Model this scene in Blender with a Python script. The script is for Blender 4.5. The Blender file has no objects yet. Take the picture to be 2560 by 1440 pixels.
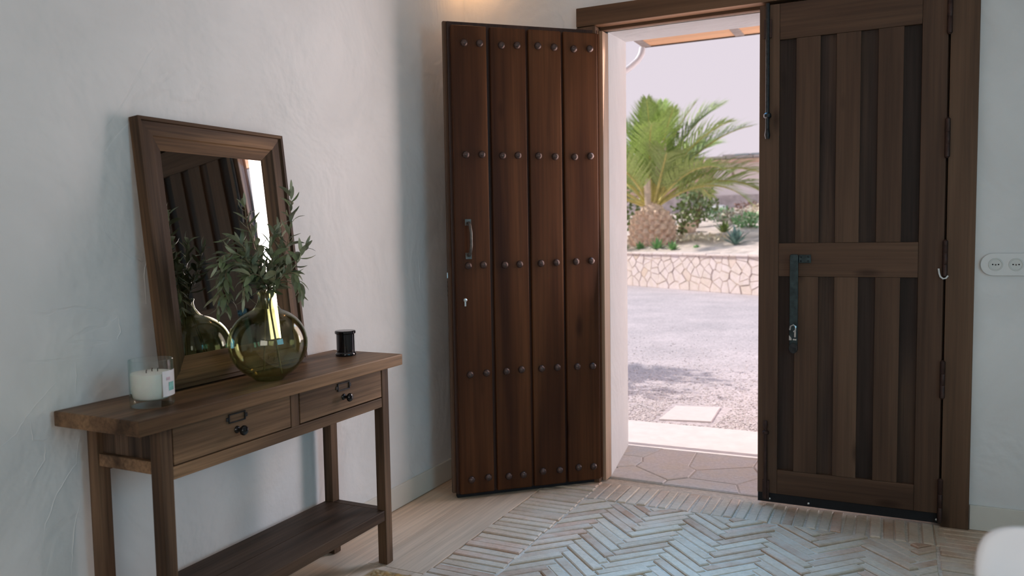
import bpy, bmesh, math, random
from mathutils import Vector, Matrix
import numpy as np

random.seed(7)
SC = bpy.context.scene
COL = SC.collection
PI = math.pi

# ------------------------------------------------------------------ camera
CAM = Vector((1.9584, -3.5173, 1.1935))
F_PX, YAW, PITCH, ROLL = 2005.5, -0.4529, -0.0705, -0.0167
fw = Vector((math.sin(YAW)*math.cos(PITCH), math.cos(YAW)*math.cos(PITCH), math.sin(PITCH)))
rt = Vector((math.cos(YAW), -math.sin(YAW), 0)); up = rt.cross(fw)
r2 = rt*math.cos(ROLL)+up*math.sin(ROLL); u2 = -rt*math.sin(ROLL)+up*math.cos(ROLL)
cd = bpy.data.cameras.new('camera'); cam = bpy.data.objects.new('camera', cd); COL.objects.link(cam)
cam.matrix_world = Matrix(((r2.x, u2.x, -fw.x, CAM.x), (r2.y, u2.y, -fw.y, CAM.y), (r2.z, u2.z, -fw.z, CAM.z), (0, 0, 0, 1)))
cd.sensor_width = 36; cd.lens = F_PX/2560*36
cd.dof.use_dof = True; cd.dof.focus_distance = 2.9; cd.dof.aperture_fstop = 3.2
cd.clip_start = 0.05; cd.clip_end = 300
SC.camera = cam

# ------------------------------------------------------------------ view, world, sun, daylight
SC.view_settings.view_transform = 'Standard'; SC.view_settings.look = 'None'
SC.view_settings.exposure = 0.0; SC.view_settings.gamma = 1.0
SC.view_settings.use_curve_mapping = False
SC.cycles.use_denoising = True; SC.cycles.use_light_tree = False
SC.cycles.caustics_reflective = False; SC.cycles.caustics_refractive = False
SC.cycles.max_bounces = 8; SC.cycles.diffuse_bounces = 4; SC.cycles.glossy_bounces = 3; SC.cycles.transmission_bounces = 4

W = bpy.data.worlds.new('sky'); SC.world = W; W.use_nodes = True
wn, wl = W.node_tree.nodes, W.node_tree.links
wn.clear()
wo = wn.new('ShaderNodeOutputWorld'); bg = wn.new('ShaderNodeBackground')
tc = wn.new('ShaderNodeTexCoord'); sx = wn.new('ShaderNodeSeparateXYZ'); cr = wn.new('ShaderNodeValToRGB')
wl.new(tc.outputs['Generated'], sx.inputs[0]); wl.new(sx.outputs['Z'], cr.inputs[0]); wl.new(cr.outputs[0], bg.inputs[0]); wl.new(bg.outputs[0], wo.inputs[0])
cr.color_ramp.elements[0].position = 0.0; cr.color_ramp.elements[0].color = (.80, .715, .78, 1)
cr.color_ramp.elements[1].position = 0.9; cr.color_ramp.elements[1].color = (.50, .64, .86, 1)
e = cr.color_ramp.elements.new(.25); e.color = (.775, .70, .775, 1)
bg.inputs[1].default_value = 1.0

def lamp(name, kind, loc, target, energy, color, **kw):
    l = bpy.data.lights.new(name, kind); l.energy = energy; l.color = color
    for k, v in kw.items(): setattr(l, k, v)
    o = bpy.data.objects.new(name, l); COL.objects.link(o); o.location = loc
    o.rotation_euler = (Vector(target)-Vector(loc)).to_track_quat('-Z', 'Y').to_euler()
    return o
lamp('sun', 'SUN', (-8, 0, 6), (-8+.79, .015, 6-.61), 4.2, (1, .92, .86), angle=.009)
# unseen area lamps added to boost the doorway's daylight: one outside, two in it
lamp('court_fill_lamp', 'AREA', (3.75, 3.45, 1.30), (.95, .1, 1.3), 88, (1, .85, .87), shape='RECTANGLE', size=1.0, size_y=1.6)
lamp('doorway_fill_lamp', 'AREA', (1.06, .03, 1.45), (1.06, -1, 1.55), 13.5, (1, .80, .75), shape='RECTANGLE', size=.68, size_y=1.16)
lamp('doorway_blue_fill_lamp', 'AREA', (1.10, .10, 1.80), (1.22, -.50, .93), 7.5, (.06, .48, 1.0), shape='RECTANGLE', size=.62, size_y=.40, spread=math.radians(74))
# daylight through the two windows behind the camera
lamp('rear_window_daylight', 'AREA', (2.6, -5.45, 1.65), (2.0, 0, 1.2), 26, (1.0, .94, .87), shape='RECTANGLE', size=1.7, size_y=1.25)
lamp('side_window_daylight', 'AREA', (4.48, -2.6, 1.6), (0, -2.9, .5), 18, (.08, .66, 1.0), shape='RECTANGLE', size=1.4, size_y=1.25)

# ------------------------------------------------------------------ materials
def mat(name):
    m = bpy.data.materials.new(name); m.use_nodes = True
    n = m.node_tree.nodes; b = n['Principled BSDF']; return m, n, m.node_tree.links, b
def ramp(n, stops):
    r = n.new('ShaderNodeValToRGB'); el = r.color_ramp.elements
    while len(el) < len(stops): el.new(.5)
    for e_, (p_, c_) in zip(el, stops): e_.position = p_; e_.color = (*c_, 1)
    return r
def noise(n, l, vec, scale, detail=4, rough=.55, dist=0):
    t = n.new('ShaderNodeTexNoise'); t.inputs['Scale'].default_value = scale; t.inputs['Detail'].default_value = detail
    t.inputs['Roughness'].default_value = rough; t.inputs['Distortion'].default_value = dist
    if vec is not None: l.new(vec, t.inputs['Vector'])
    return t
def mixc(n, l, fac, a, b, mode='MIX'):
    m = n.new('ShaderNodeMix'); m.data_type = 'RGBA'; m.blend_type = mode
    for s, v in ((0, fac), (6, a), (7, b)):
        if isinstance(v, (int, float)): m.inputs[s].default_value = v
        elif isinstance(v, tuple): m.inputs[s].default_value = (*v, 1)
        else: l.new(v, m.inputs[s])
    return m.outputs[2]
def math_(n, l, op, a, b):
    m = n.new('ShaderNodeMath'); m.operation = op
    for s, v in ((0, a), (1, b)):
        if isinstance(v, (int, float)): m.inputs[s].default_value = v
        else: l.new(v, m.inputs[s])
    return m.outputs[0]
def bump(n, l, b, h, strength, dist=.01, prev=None):
    bp = n.new('ShaderNodeBump'); bp.inputs['Strength'].default_value = strength; bp.inputs['Distance'].default_value = dist
    l.new(h, bp.inputs['Height'])
    if prev is not None: l.new(prev, bp.inputs['Normal'])
    l.new(bp.outputs[0], b.inputs['Normal']); return bp.outputs[0]
def plain(name, color, rough=.6, metal=0, vary=.08, scale=40, bumps=.05, spec=.5):
    m, n, l, b = mat(name)
    t = n.new('ShaderNodeTexCoord'); nz = noise(n, l, t.outputs['Object'], scale, 2)
    lo = tuple(c*(1-vary) for c in color); hi = tuple(min(1, c*(1+vary)) for c in color)
    r = ramp(n, ((.3, lo), (.7, hi))); l.new(nz.outputs[0], r.inputs[0]); l.new(r.outputs[0], b.inputs['Base Color'])
    b.inputs['Roughness'].default_value = rough; b.inputs['Metallic'].default_value = metal
    b.inputs['Specular IOR Level'].default_value = spec
    if bumps: bump(n, l, b, nz.outputs[0], bumps, .003)
    return m
def wood(name, dark, mid, light, axis, rough=.55, scale=1.0, contrast=1.0, rand=.35, spec=.35, knots=True, bumps=0, band=(.28, .5, .74)):
    m, n, l, b = mat(name)
    t = n.new('ShaderNodeTexCoord'); oi = n.new('ShaderNodeObjectInfo')
    off = n.new('ShaderNodeVectorMath'); off.operation = 'SCALE'; off.inputs[0].default_value = (13.1, 7.7, 9.3); l.new(oi.outputs['Random'], off.inputs['Scale'])
    ad = n.new('ShaderNodeVectorMath'); ad.operation = 'ADD'; l.new(t.outputs['Object'], ad.inputs[0]); l.new(off.outputs[0], ad.inputs[1])
    mp = n.new('ShaderNodeMapping'); l.new(ad.outputs[0], mp.inputs[0])
    s = [9*scale]*3; s['xyz'.index(axis)] = .7*scale; mp.inputs['Scale'].default_value = s
    big = noise(n, l, mp.outputs[0], 1.0, 2, .5, .6)
    mp2 = n.new('ShaderNodeMapping'); l.new(ad.outputs[0], mp2.inputs[0])
    s2 = [90*scale]*3; s2['xyz'.index(axis)] = 2.2*scale; mp2.inputs['Scale'].default_value = s2
    fine = noise(n, l, mp2.outputs[0], 1.0, 3, .65, 0)
    r = ramp(n, ((band[0], dark), (band[1], mid), (band[2], light))); l.new(big.outputs[0], r.inputs[0])
    fr = ramp(n, ((.25, (1-.55*contrast,)*3), (.6, (1.12,)*3))); l.new(fine.outputs[0], fr.inputs[0])
    c = mixc(n, l, 1.0, r.outputs[0], fr.outputs[0], 'MULTIPLY')
    if knots:
        mp3 = n.new('ShaderNodeMapping'); l.new(ad.outputs[0], mp3.inputs[0])
        s3 = [8]*3; s3['xyz'.index(axis)] = 2.6; mp3.inputs['Scale'].default_value = s3
        v = n.new('ShaderNodeTexVoronoi'); v.inputs['Scale'].default_value = 1.0; l.new(mp3.outputs[0], v.inputs['Vector'])
        kr = ramp(n, ((.05, (.35, .3, .28)), (.17, (1, 1, 1)))); l.new(v.outputs['Distance'], kr.inputs[0])
        c = mixc(n, l, .8, c, kr.outputs[0], 'MULTIPLY')
    hs = n.new('ShaderNodeHueSaturation'); l.new(c, hs.inputs['Color'])
    l.new(math_(n, l, 'MULTIPLY_ADD', oi.outputs['Random'], rand), hs.inputs['Value'])
    hs.inputs['Value'].links[0].from_node.inputs[2].default_value = 1-rand/2
    l.new(hs.outputs[0], b.inputs['Base Color'])
    b.inputs['Roughness'].default_value = rough; b.inputs['Specular IOR Level'].default_value = spec
    if bumps: bump(n, l, b, fine.outputs[0], bumps, .002)
    return m
def emis(name, color, s):
    m, n, l, b = mat(name); b.inputs['Emission Color'].default_value = (*color, 1); b.inputs['Emission Strength'].default_value = s
    b.inputs['Base Color'].default_value = (*color, 1); return m
def brick_mat(name, stops, rand=.4):
    m, n, l, b = mat(name)
    t = n.new('ShaderNodeTexCoord'); oi = n.new('ShaderNodeObjectInfo'); g = n.new('ShaderNodeNewGeometry')
    r = ramp(n, stops); l.new(oi.outputs['Random'], r.inputs[0])
    n1 = noise(n, l, g.outputs['Position'], 55, 3, .7); n2 = noise(n, l, g.outputs['Position'], 9, 2, .6)
    a = ramp(n, ((.3, (.84, .83, .82)), (.68, (1.08, 1.07, 1.06)))); l.new(n1.outputs[0], a.inputs[0])
    c = mixc(n, l, 1.0, r.outputs[0], a.outputs[0], 'MULTIPLY')
    w = ramp(n, ((.42, (0, 0, 0)), (.66, (1, 1, 1)))); l.new(n2.outputs[0], w.inputs[0])
    f = math_(n, l, 'MULTIPLY', w.outputs[0], .5)
    c = mixc(n, l, f, c, (.62, .53, .43))
    l.new(c, b.inputs['Base Color']); b.inputs['Roughness'].default_value = .62; b.inputs['Specular IOR Level'].default_value = .4
    bump(n, l, b, n1.outputs[0], .5, .003)
    return m

M = {}
# plaster: trowel marks, dents and hairline cracks
m, n, l, b = mat('white_plaster'); g = n.new('ShaderNodeNewGeometry')
n1 = noise(n, l, g.outputs['Position'], 2.2, 4, .6, .5); n2 = noise(n, l, g.outputs['Position'], 14, 3, .6)
ri = n.new('ShaderNodeTexNoise'); ri.inputs['Scale'].default_value = 1.6; ri.inputs['Detail'].default_value = 4; ri.inputs['Distortion'].default_value = 1.2
l.new(g.outputs['Position'], ri.inputs['Vector'])
ab = math_(n, l, 'ABSOLUTE', math_(n, l, 'SUBTRACT', ri.outputs[0], .5), 0)
ck = ramp(n, ((.0, (0, 0, 0)), (.010, (1, 1, 1)))); l.new(ab, ck.inputs[0])
msk = noise(n, l, g.outputs['Position'], 1.1, 2); mr = ramp(n, ((.56, (1, 1, 1)), (.66, (0, 0, 0)))); l.new(msk.outputs[0], mr.inputs[0])
crack = math_(n, l, 'MAXIMUM', ck.outputs[0], mr.outputs[0])
col = ramp(n, ((.3, (.70, .69, .675)), (.7, (.78, .77, .755)))); l.new(n1.outputs[0], col.inputs[0])
cc = mixc(n, l, 1.0, col.outputs[0], mixc(n, l, crack, (.965, .96, .955), (1, 1, 1)), 'MULTIPLY')
l.new(cc, b.inputs['Base Color']); b.inputs['Roughness'].default_value = .85; b.inputs['Specular IOR Level'].default_value = .2
hsum = math_(n, l, 'ADD', math_(n, l, 'MULTIPLY', n1.outputs[0], .021), math_(n, l, 'MULTIPLY', n2.outputs[0], .0022))
hsum = math_(n, l, 'ADD', hsum, math_(n, l, 'MULTIPLY', crack, .0011)); bump(n, l, b, hsum, 1.0, 1.0)
M['plaster'] = m
M['outer_plaster'] = plain('outer_plaster', (.74, .72, .72), .9, 0, .03, 6, .1, .2)
M['ceiling'] = plain('ceiling_paint', (.74, .73, .72), .9, 0, .02, 5, .03, .2)
M['base'] = plain('baseboard_paint', (.68, .65, .58), .6, 0, .03, 8, .04, .3)
M['door_out'] = wood('studded_door_wood', (.034, .011, .0045), (.072, .026, .0095), (.118, .047, .018), 'z', .5, .8, .55, .2, .14)
M['door_in'] = wood('panel_door_wood', (.058, .032, .020), (.090, .050, .031), (.125, .073, .045), 'z', .55, .8, .45, .12, .18)
M['door_in_x'] = wood('panel_door_wood_cross', (.056, .031, .020), (.086, .047, .029), (.125, .070, .042), 'x', .55, .8, .45, .12, .18)
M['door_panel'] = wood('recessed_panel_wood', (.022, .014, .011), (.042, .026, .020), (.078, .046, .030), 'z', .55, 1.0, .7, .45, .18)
M['door_dark'] = wood('door_core_wood', (.03, .012, .007), (.05, .02, .011), (.075, .03, .016), 'z', .5, 1, .8, .2, .3)
M['frame'] = wood('door_frame_wood', (.075, .042, .024), (.115, .064, .037), (.160, .094, .056), 'z', .55, .7, .5, .1, .2)
M['frame_x'] = wood('lintel_wood', (.085, .045, .024), (.130, .068, .036), (.175, .098, .055), 'x', .55, .7, .5, .1, .2)
M['jamb'] = wood('jamb_wood', (.34, .21, .13), (.44, .29, .19), (.52, .36, .24), 'z', .5, .8, .4, .1, .35, False)
M['con_top'] = wood('console_top_wood', (.068, .037, .019), (.150, .084, .045), (.265, .152, .080), 'y', .45, 1.0, .9, .12, .15, band=(.34, .49, .66))
M['con_y'] = wood('console_rail_wood', (.068, .039, .022), (.150, .088, .050), (.275, .160, .088), 'y', .48, 1.1, .9, .3, .15, band=(.34, .49, .66))
M['con_z'] = wood('console_leg_wood', (.055, .031, .018), (.115, .067, .039), (.185, .108, .062), 'z', .48, 1.1, .9, .3, .15, band=(.34, .49, .66))
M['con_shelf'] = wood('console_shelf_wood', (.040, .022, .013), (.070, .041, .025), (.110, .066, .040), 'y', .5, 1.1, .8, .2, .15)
M['con_side'] = wood('console_side_wood', (.040, .026, .018), (.095, .060, .040), (.18, .115, .075), 'z', .5, 1.6, 1.0, .4, .15)
M['mirror_frame'] = wood('mirror_frame_wood', (.036, .020, .012), (.090, .051, .029), (.20, .108, .052), 'z', .5, 1.3, 1.0, .3, .14, False, band=(.34, .49, .66))
M['mirror_frame_y'] = wood('mirror_rail_wood', (.036, .020, .012), (.090, .051, .029), (.20, .108, .052), 'y', .5, 1.3, 1.0, .3, .14, False, band=(.34, .49, .66))
M['mirror_edge'] = wood('mirror_edge_wood', (.05, .028, .018), (.11, .062, .037), (.19, .105, .062), 'z', .35, 1.6, 1.0, .3, .3, False)
m, n, l, b = mat('mirror_glass'); b.inputs['Metallic'].default_value = 1; b.inputs['Roughness'].default_value = .015; b.inputs['Base Color'].default_value = (.62, .64, .62, 1)
M['mirror'] = m
M['plank'] = wood('beige_floor_plank', (.50, .355, .245), (.60, .445, .315), (.68, .525, .385), 'y', .5, .8, .35, .22, .35, False, .1)
M['mortar'] = plain('mortar', (.56, .47, .38), .9, 0, .15, 60, .3, .2)
M['brick'] = brick_mat('clay_brick', ((0, (.44, .26, .165)), (.12, (.52, .36, .25)), (.4, (.62, .49, .36)), (.7, (.52, .39, .28)), (.88, (.58, .37, .26)), (1, (.66, .53, .40))))
M['flag'] = brick_mat('flagstone', ((0, (.52, .52, .53)), (.4, (.58, .56, .56)), (.75, (.62, .56, .54)), (1, (.54, .55, .57))))
M['flag_joint'] = plain('flag_joint', (.52, .47, .43), .9, 0, .12, 30, .2, .2)
M['iron'] = plain('black_iron', (.030, .032, .034), .42, .7, .3, 60, .3)
M['iron_brown'] = plain('brown_iron', (.045, .022, .017), .5, .5, .3, 50, .3)
M['iron_teal'] = plain('dark_blued_iron', (.035, .052, .056), .38, .75, .35, 40, .3)
M['stud'] = plain('stud_iron', (.085, .055, .048), .36, .55, .35, 30, .3)
M['nickel'] = plain('worn_nickel', (.55, .56, .56), .28, .9, .1, 60, .1)
M['pewter'] = plain('dull_pewter', (.11, .10, .09), .4, .8, .2, 60, .2)
M['rubber'] = plain('black_rubber', (.012, .012, .014), .7, 0, .1, 60, .05, .3)
M['white_plastic'] = plain('white_plastic', (.66, .67, .66), .35, 0, .015, 20, 0)
M['socket_in'] = plain('socket_white', (.58, .60, .58), .35, 0, .015, 20, 0)
M['black'] = plain('black_hole', (.01, .01, .01), .8, 0, 0, 20, 0, .1)
M['chair'] = plain('white_moulded_plastic', (.78, .77, .80), .35, 0, .01, 20, 0)
M['black_gloss'] = plain('glossy_black_ceramic', (.006, .006, .008), .06, 0, .1, 20, 0, .6)
M['black_knob'] = plain('glossy_black_knob', (.008, .008, .009), .12, .3, .1, 20, 0, .6)
M['wax'] = plain('cream_wax', (.86, .83, .76), .5, 0, .02, 20, .02)
M['wax'].node_tree.nodes['Principled BSDF'].inputs['Subsurface Weight'].default_value = .15
M['label_paper'] = plain('candle_label', (.80, .76, .77), .6, 0, .03, 30, 0)
M['label_green'] = plain('label_green_print', (.22, .52, .47), .6, 0, .3, 90, 0)
M['label_pink'] = plain('label_pink_print', (.62, .45, .50), .6, 0, .2, 90, 0)
M['wick'] = plain('burnt_wick', (.03, .015, .01), .9, 0, .2, 60, 0)
def glass(name, color, edge, gloss=.02):
    """thin blown glass: tinted see-through, deeper tint and reflections towards the rim of the form"""
    m, n, l, b = mat(name); out = n['Material Output']
    lw = n.new('ShaderNodeLayerWeight'); lw.inputs[0].default_value = .5
    p3 = math_(n, l, 'POWER', lw.outputs['Facing'], 3.0); p5 = math_(n, l, 'POWER', lw.outputs['Facing'], 5.0)
    fr = math_(n, l, 'MULTIPLY_ADD', p5, .8); n[fr.node.name].inputs[2].default_value = .045
    t = n.new('ShaderNodeBsdfTransparent'); l.new(mixc(n, l, p3, color, edge), t.inputs[0])
    g = n.new('ShaderNodeBsdfGlossy'); g.inputs['Roughness'].default_value = gloss; g.inputs[0].default_value = (1, 1, 1, 1)
    mx = n.new('ShaderNodeMixShader'); l.new(fr, mx.inputs[0]); l.new(t.outputs[0], mx.inputs[1]); l.new(g.outputs[0], mx.inputs[2])
    l.new(mx.outputs[0], out.inputs[0]); return m
M['vase_glass'] = glass('olive_green_glass', (.82, .84, .70), (.40, .44, .26))
M['clear_glass'] = glass('clear_glass', (.975, .99, .985), (.62, .80, .79))
M['pane'] = glass('window_pane', (.985, .99, .99), (.9, .93, .93))
def leaf_mat(name, top, under, rand=.35, trans=.12):
    m, n, l, b = mat(name); g = n.new('ShaderNodeNewGeometry'); oi = n.new('ShaderNodeObjectInfo')
    nz = noise(n, l, g.outputs['Position'], 25, 3)
    c = mixc(n, l, g.outputs['Backfacing'], top, under)
    v = ramp(n, ((.3, (.7, .7, .7)), (.7, (1.25, 1.25, 1.2)))); l.new(nz.outputs[0], v.inputs[0])
    c = mixc(n, l, 1.0, c, v.outputs[0], 'MULTIPLY')
    hs = n.new('ShaderNodeHueSaturation'); l.new(c, hs.inputs['Color'])
    l.new(math_(n, l, 'MULTIPLY_ADD', oi.outputs['Random'], rand), hs.inputs['Value']); hs.inputs['Value'].links[0].from_node.inputs[2].default_value = 1-rand/2
    l.new(hs.outputs[0], b.inputs['Base Color']); b.inputs['Roughness'].default_value = .45
    b.inputs['Transmission Weight'].default_value = 0
    return m
M['olive_leaf'] = leaf_mat('olive_leaf', (.125, .160, .075), (.27, .29, .19), .7)
M['olive_stem'] = plain('olive_stem', (.21, .16, .09), .7, 0, .25, 60, .2)
M['palm_leaf'] = leaf_mat('palm_leaf', (.34, .46, .12), (.44, .54, .20), .7)
M['palm_yellow'] = leaf_mat('palm_dry_leaf', (.55, .48, .17), (.55, .5, .25), .4)
M['rachis'] = plain('palm_rachis', (.62, .55, .20), .5, 0, .2, 10, .1)
M['palm_cut'] = plain('cut_palm_stub', (.66, .53, .40), .8, 0, .2, 8, .3)
M['bark'] = plain('palm_boot', (.80, .60, .47), .85, 0, .3, 9, .5)
M['shrub_leaf'] = leaf_mat('shrub_leaf', (.20, .29, .075), (.28, .36, .14), .8)
M['agave'] = leaf_mat('agave_leaf', (.17, .29, .25), (.24, .36, .31), .4)
M['groundcover'] = leaf_mat('groundcover_leaf', (.17, .36, .13), (.22, .38, .16), .6)
M['dry_leaf'] = leaf_mat('dry_leaf', (.58, .50, .36), (.58, .52, .40), .5)
M['straw'] = plain('woven_seagrass', (.34, .22, .095), .75, 0, .45, 55, .5)
M['stool_wood'] = wood('stool_wood', (.07, .04, .024), (.13, .078, .046), (.20, .12, .07), 'z', .5)
M['porch_plank'] = wood('porch_plank_wood', (.62, .32, .15), (.78, .44, .23), (.86, .54, .31), 'x', .6, .6, .3, .12, .3, False)
M['porch_joist'] = plain('weathered_joist', (.36, .30, .26), .7, 0, .15, 20, .2)
M['gutter'] = plain('white_gutter', (.72, .71, .73), .5, 0, .02, 20, 0)
M['fascia'] = plain('dark_fascia', (.10, .075, .06), .7, 0, .2, 20, .2)
M['paving'] = plain('pale_paving', (.70, .65, .645), .8, 0, .05, 12, .1, .3)
M['slab'] = plain('pale_concrete_slab', (.66, .61, .60), .8, 0, .04, 20, .1, .3)
M['soil'] = plain('pale_garden_soil', (.64, .54, .48), .95, 0, .25, 4, .5, .1)
m, n, l, b = mat('fine_gravel'); g = n.new('ShaderNodeNewGeometry')
v = n.new('ShaderNodeTexVoronoi'); v.inputs['Scale'].default_value = 60; l.new(g.outputs['Position'], v.inputs['Vector'])
n1 = noise(n, l, g.outputs['Position'], 1.3, 4); r = ramp(n, ((.0, (.40, .36, .365)), (.5, (.56, .505, .515)), (1, (.68, .615, .62)))); l.new(v.outputs['Color'], r.inputs[0])
a = ramp(n, ((.3, (.85, .85, .86)), (.7, (1.08, 1.06, 1.06)))); l.new(n1.outputs[0], a.inputs[0])
l.new(mixc(n, l, 1.0, r.outputs[0], a.outputs[0], 'MULTIPLY'), b.inputs['Base Color']); b.inputs['Roughness'].default_value = .9; b.inputs['Specular IOR Level'].default_value = .15
bump(n, l, b, v.outputs['Distance'], -.4, .01)
M['gravel'] = m
m, n, l, b = mat('pebble'); g = n.new('ShaderNodeNewGeometry'); r = ramp(n, ((0, (.34, .31, .31)), (.3, (.54, .49, .485)), (1, (.74, .68, .67)))); l.new(g.outputs['Random Per Island'], r.inputs[0]); l.new(r.outputs[0], b.inputs['Base Color']); b.inputs['Roughness'].default_value = .85
M['pebble'] = m
M['stone'] = brick_mat('rubble_stone', ((0, (.72, .63, .60)), (.3, (.76, .67, .65)), (.6, (.74, .64, .59)), (.9, (.75, .66, .64)), (1, (.68, .54, .42))))
M['stone_joint'] = plain('ochre_joint', (.66, .53, .41), .95, 0, .2, 6, .3, .1)
M['house_white'] = plain('house_white', (.86, .82, .83), .9, 0, .03, 2, 0, .2)
M['house_pink'] = plain('house_pink', (.80, .58, .49), .9, 0, .06, 2, 0, .2)
M['house_base'] = plain('house_stone_base', (.55, .50, .50), .9, 0, .3, 3, .2, .2)
M['roof_tile'] = plain('grey_roof_tile', (.45, .40, .38), .9, 0, .2, 3, .2, .2)
M['house_glass'] = plain('house_window', (.30, .36, .38), .15, 0, .1, 3, 0)
M['white_paint'] = plain('white_paint', (.80, .79, .80), .5, 0, .02, 3, 0)
M['reddish_bush'] = leaf_mat('reddish_leaf', (.26, .14, .11), (.30, .18, .14), .5)
M['lamp_glow'] = emis('warm_lamp_glow', (1, .62, .30), 12)
M['window_frame'] = plain('window_frame_paint', (.70, .69, .68), .5, 0, .02, 20, 0)

# ------------------------------------------------------------------ mesh helpers
class MB:
    def __init__(s): s.v = []; s.f = []
    def add(s, vs, fs):
        k = len(s.v); s.v += [tuple(v) for v in vs]; s.f += [tuple(i+k for i in f) for f in fs]; return s
    def box(s, a, b):
        (x0, y0, z0), (x1, y1, z1) = a, b
        return s.add([(x0, y0, z0), (x1, y0, z0), (x1, y1, z0), (x0, y1, z0), (x0, y0, z1), (x1, y0, z1), (x1, y1, z1), (x0, y1, z1)],
                     [(0, 3, 2, 1), (4, 5, 6, 7), (0, 1, 5, 4), (1, 2, 6, 5), (2, 3, 7, 6), (3, 0, 4, 7)])
    def prism(s, poly, a, b, axis='z', top=1.0):
        """poly extruded along axis from a to b; the b end is shrunk about its centre by top"""
        area = sum(poly[i][0]*poly[(i+1) % len(poly)][1]-poly[(i+1) % len(poly)][0]*poly[i][1] for i in range(len(poly)))
        if (area < 0) != (axis == 'y'): poly = poly[::-1]
        n_ = len(poly); cx = sum(p[0] for p in poly)/n_; cy = sum(p[1] for p in poly)/n_
        def P(u, v, w): return {'z': (u, v, w), 'y': (u, w, v), 'x': (w, u, v)}[axis]
        vs = [P(u, v, a) for u, v in poly]+[P(cx+(u-cx)*top, cy+(v-cy)*top, b) for u, v in poly]
        return s.add(vs, [tuple(range(n_))[::-1], tuple(range(n_, 2*n_))]+[(i, (i+1) % n_, n_+(i+1) % n_, n_+i) for i in range(n_)])
    def tube(s, pts, r, n=8, cap=True):
        pts = [Vector(p) for p in pts]; k = len(s.v); N = len(pts)
        rr = r if isinstance(r, (list, tuple)) else [r]*N
        t0 = (pts[1]-pts[0]).normalized(); ref = t0.orthogonal().normalized()
        for i, p in enumerate(pts):
            t = (pts[min(i+1, N-1)]-pts[max(i-1, 0)]).normalized()
            ref = (ref-t*ref.dot(t)); ref = ref.normalized() if ref.length > 1e-6 else t.orthogonal().normalized()
            bi = t.cross(ref)
            for j in range(n):
                a = 2*PI*j/n; s.v.append(tuple(p+(ref*math.cos(a)+bi*math.sin(a))*rr[i]))
        for i in range(N-1):
            for j in range(n): s.f.append((k+i*n+j, k+i*n+(j+1) % n, k+(i+1)*n+(j+1) % n, k+(i+1)*n+j))
        if cap: s.f.append(tuple(k+j for j in range(n))[::-1]); s.f.append(tuple(k+(N-1)*n+j for j in range(n)))
        return s
    def lathe(s, prof, n=32, c=(0, 0, 0), axis='z', closed=False):
        k = len(s.v); N = len(prof)
        for r_, h in prof:
            for j in range(n):
                a = 2*PI*j/n; u, v = r_*math.cos(a), r_*math.sin(a)
                q = {'z': (u, v, h), 'y': (u, h, -v), 'x': (h, u, v)}[axis]
                s.v.append((c[0]+q[0], c[1]+q[1], c[2]+q[2]))
        rng = N if closed else N-1
        for i in range(rng):
            i2 = (i+1) % N
            for j in range(n): s.f.append((k+i*n+j, k+i*n+(j+1) % n, k+i2*n+(j+1) % n, k+i2*n+j))
        if not closed:
            s.f.append(tuple(k+j for j in range(n))[::-1]); s.f.append(tuple(k+(N-1)*n+j for j in range(n)))
        return s
    def mesh(s, name, bevel=0, seg=2, smooth=False):
        me = bpy.data.meshes.new(name); me.from_pydata(s.v, [], s.f); me.validate()
        if bevel:
            bm = bmesh.new(); bm.from_mesh(me)
            bmesh.ops.bevel(bm, geom=bm.edges[:], offset=bevel, segments=seg, profile=.6, affect='EDGES', clamp_overlap=True)
            bm.to_mesh(me); bm.free()
        if smooth:
            me.polygons.foreach_set('use_smooth', [True]*len(me.polygons))
            try: me.set_sharp_from_angle(angle=math.radians(40))
            except Exception: pass
        return me
    def build(s, name, m, parent=None, bevel=0, seg=2, smooth=False, loc=None):
        me = s.mesh(name, bevel, seg, smooth); me.materials.append(M[m] if isinstance(m, str) else m)
        return link(name, me, parent, loc)
def link(name, me, parent=None, loc=None, rot=None, scale=None):
    o = bpy.data.objects.new(name, me); COL.objects.link(o)
    if parent is not None: o.parent = parent
    if loc is not None: o.location = loc
    if rot is not None: o.rotation_euler = rot
    if scale is not None: o.scale = scale
    return o
def empty(name, loc=(0, 0, 0), rotz=0):
    o = bpy.data.objects.new(name, None); COL.objects.link(o); o.location = loc; o.rotation_euler = (0, 0, rotz); o.empty_display_size = .1; return o
def tag(o, label=None, cat=None, group=None, kind=None):
    for k, v in (('label', label), ('category', cat), ('group', group), ('kind', kind)):
        if v: o[k] = v
    return o
def struct(o, label=None): return tag(o, label, kind='structure')
def clip(poly, n, d):
    """keep the part of a 2D polygon with p.n <= d"""
    out = []
    for i in range(len(poly)):
        a, b_ = poly[i], poly[(i+1) % len(poly)]
        da, db = a[0]*n[0]+a[1]*n[1]-d, b_[0]*n[0]+b_[1]*n[1]-d
        if da <= 0: out.append(a)
        if (da < 0 < db) or (db < 0 < da):
            t = da/(da-db); out.append((a[0]+(b_[0]-a[0])*t, a[1]+(b_[1]-a[1])*t))
    return out
def clip_rect(poly, x0, y0, x1, y1):
    for n_, d in (((-1, 0), -x0), ((1, 0), x1), ((0, -1), -y0), ((0, 1), y1)):
        if len(poly) < 3: return []
        poly = clip(poly, n_, d)
    return poly if len(poly) >= 3 else []
def area2(p): return abs(sum(p[i][0]*p[(i+1) % len(p)][1]-p[(i+1) % len(p)][0]*p[i][1] for i in range(len(p))))/2
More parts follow.
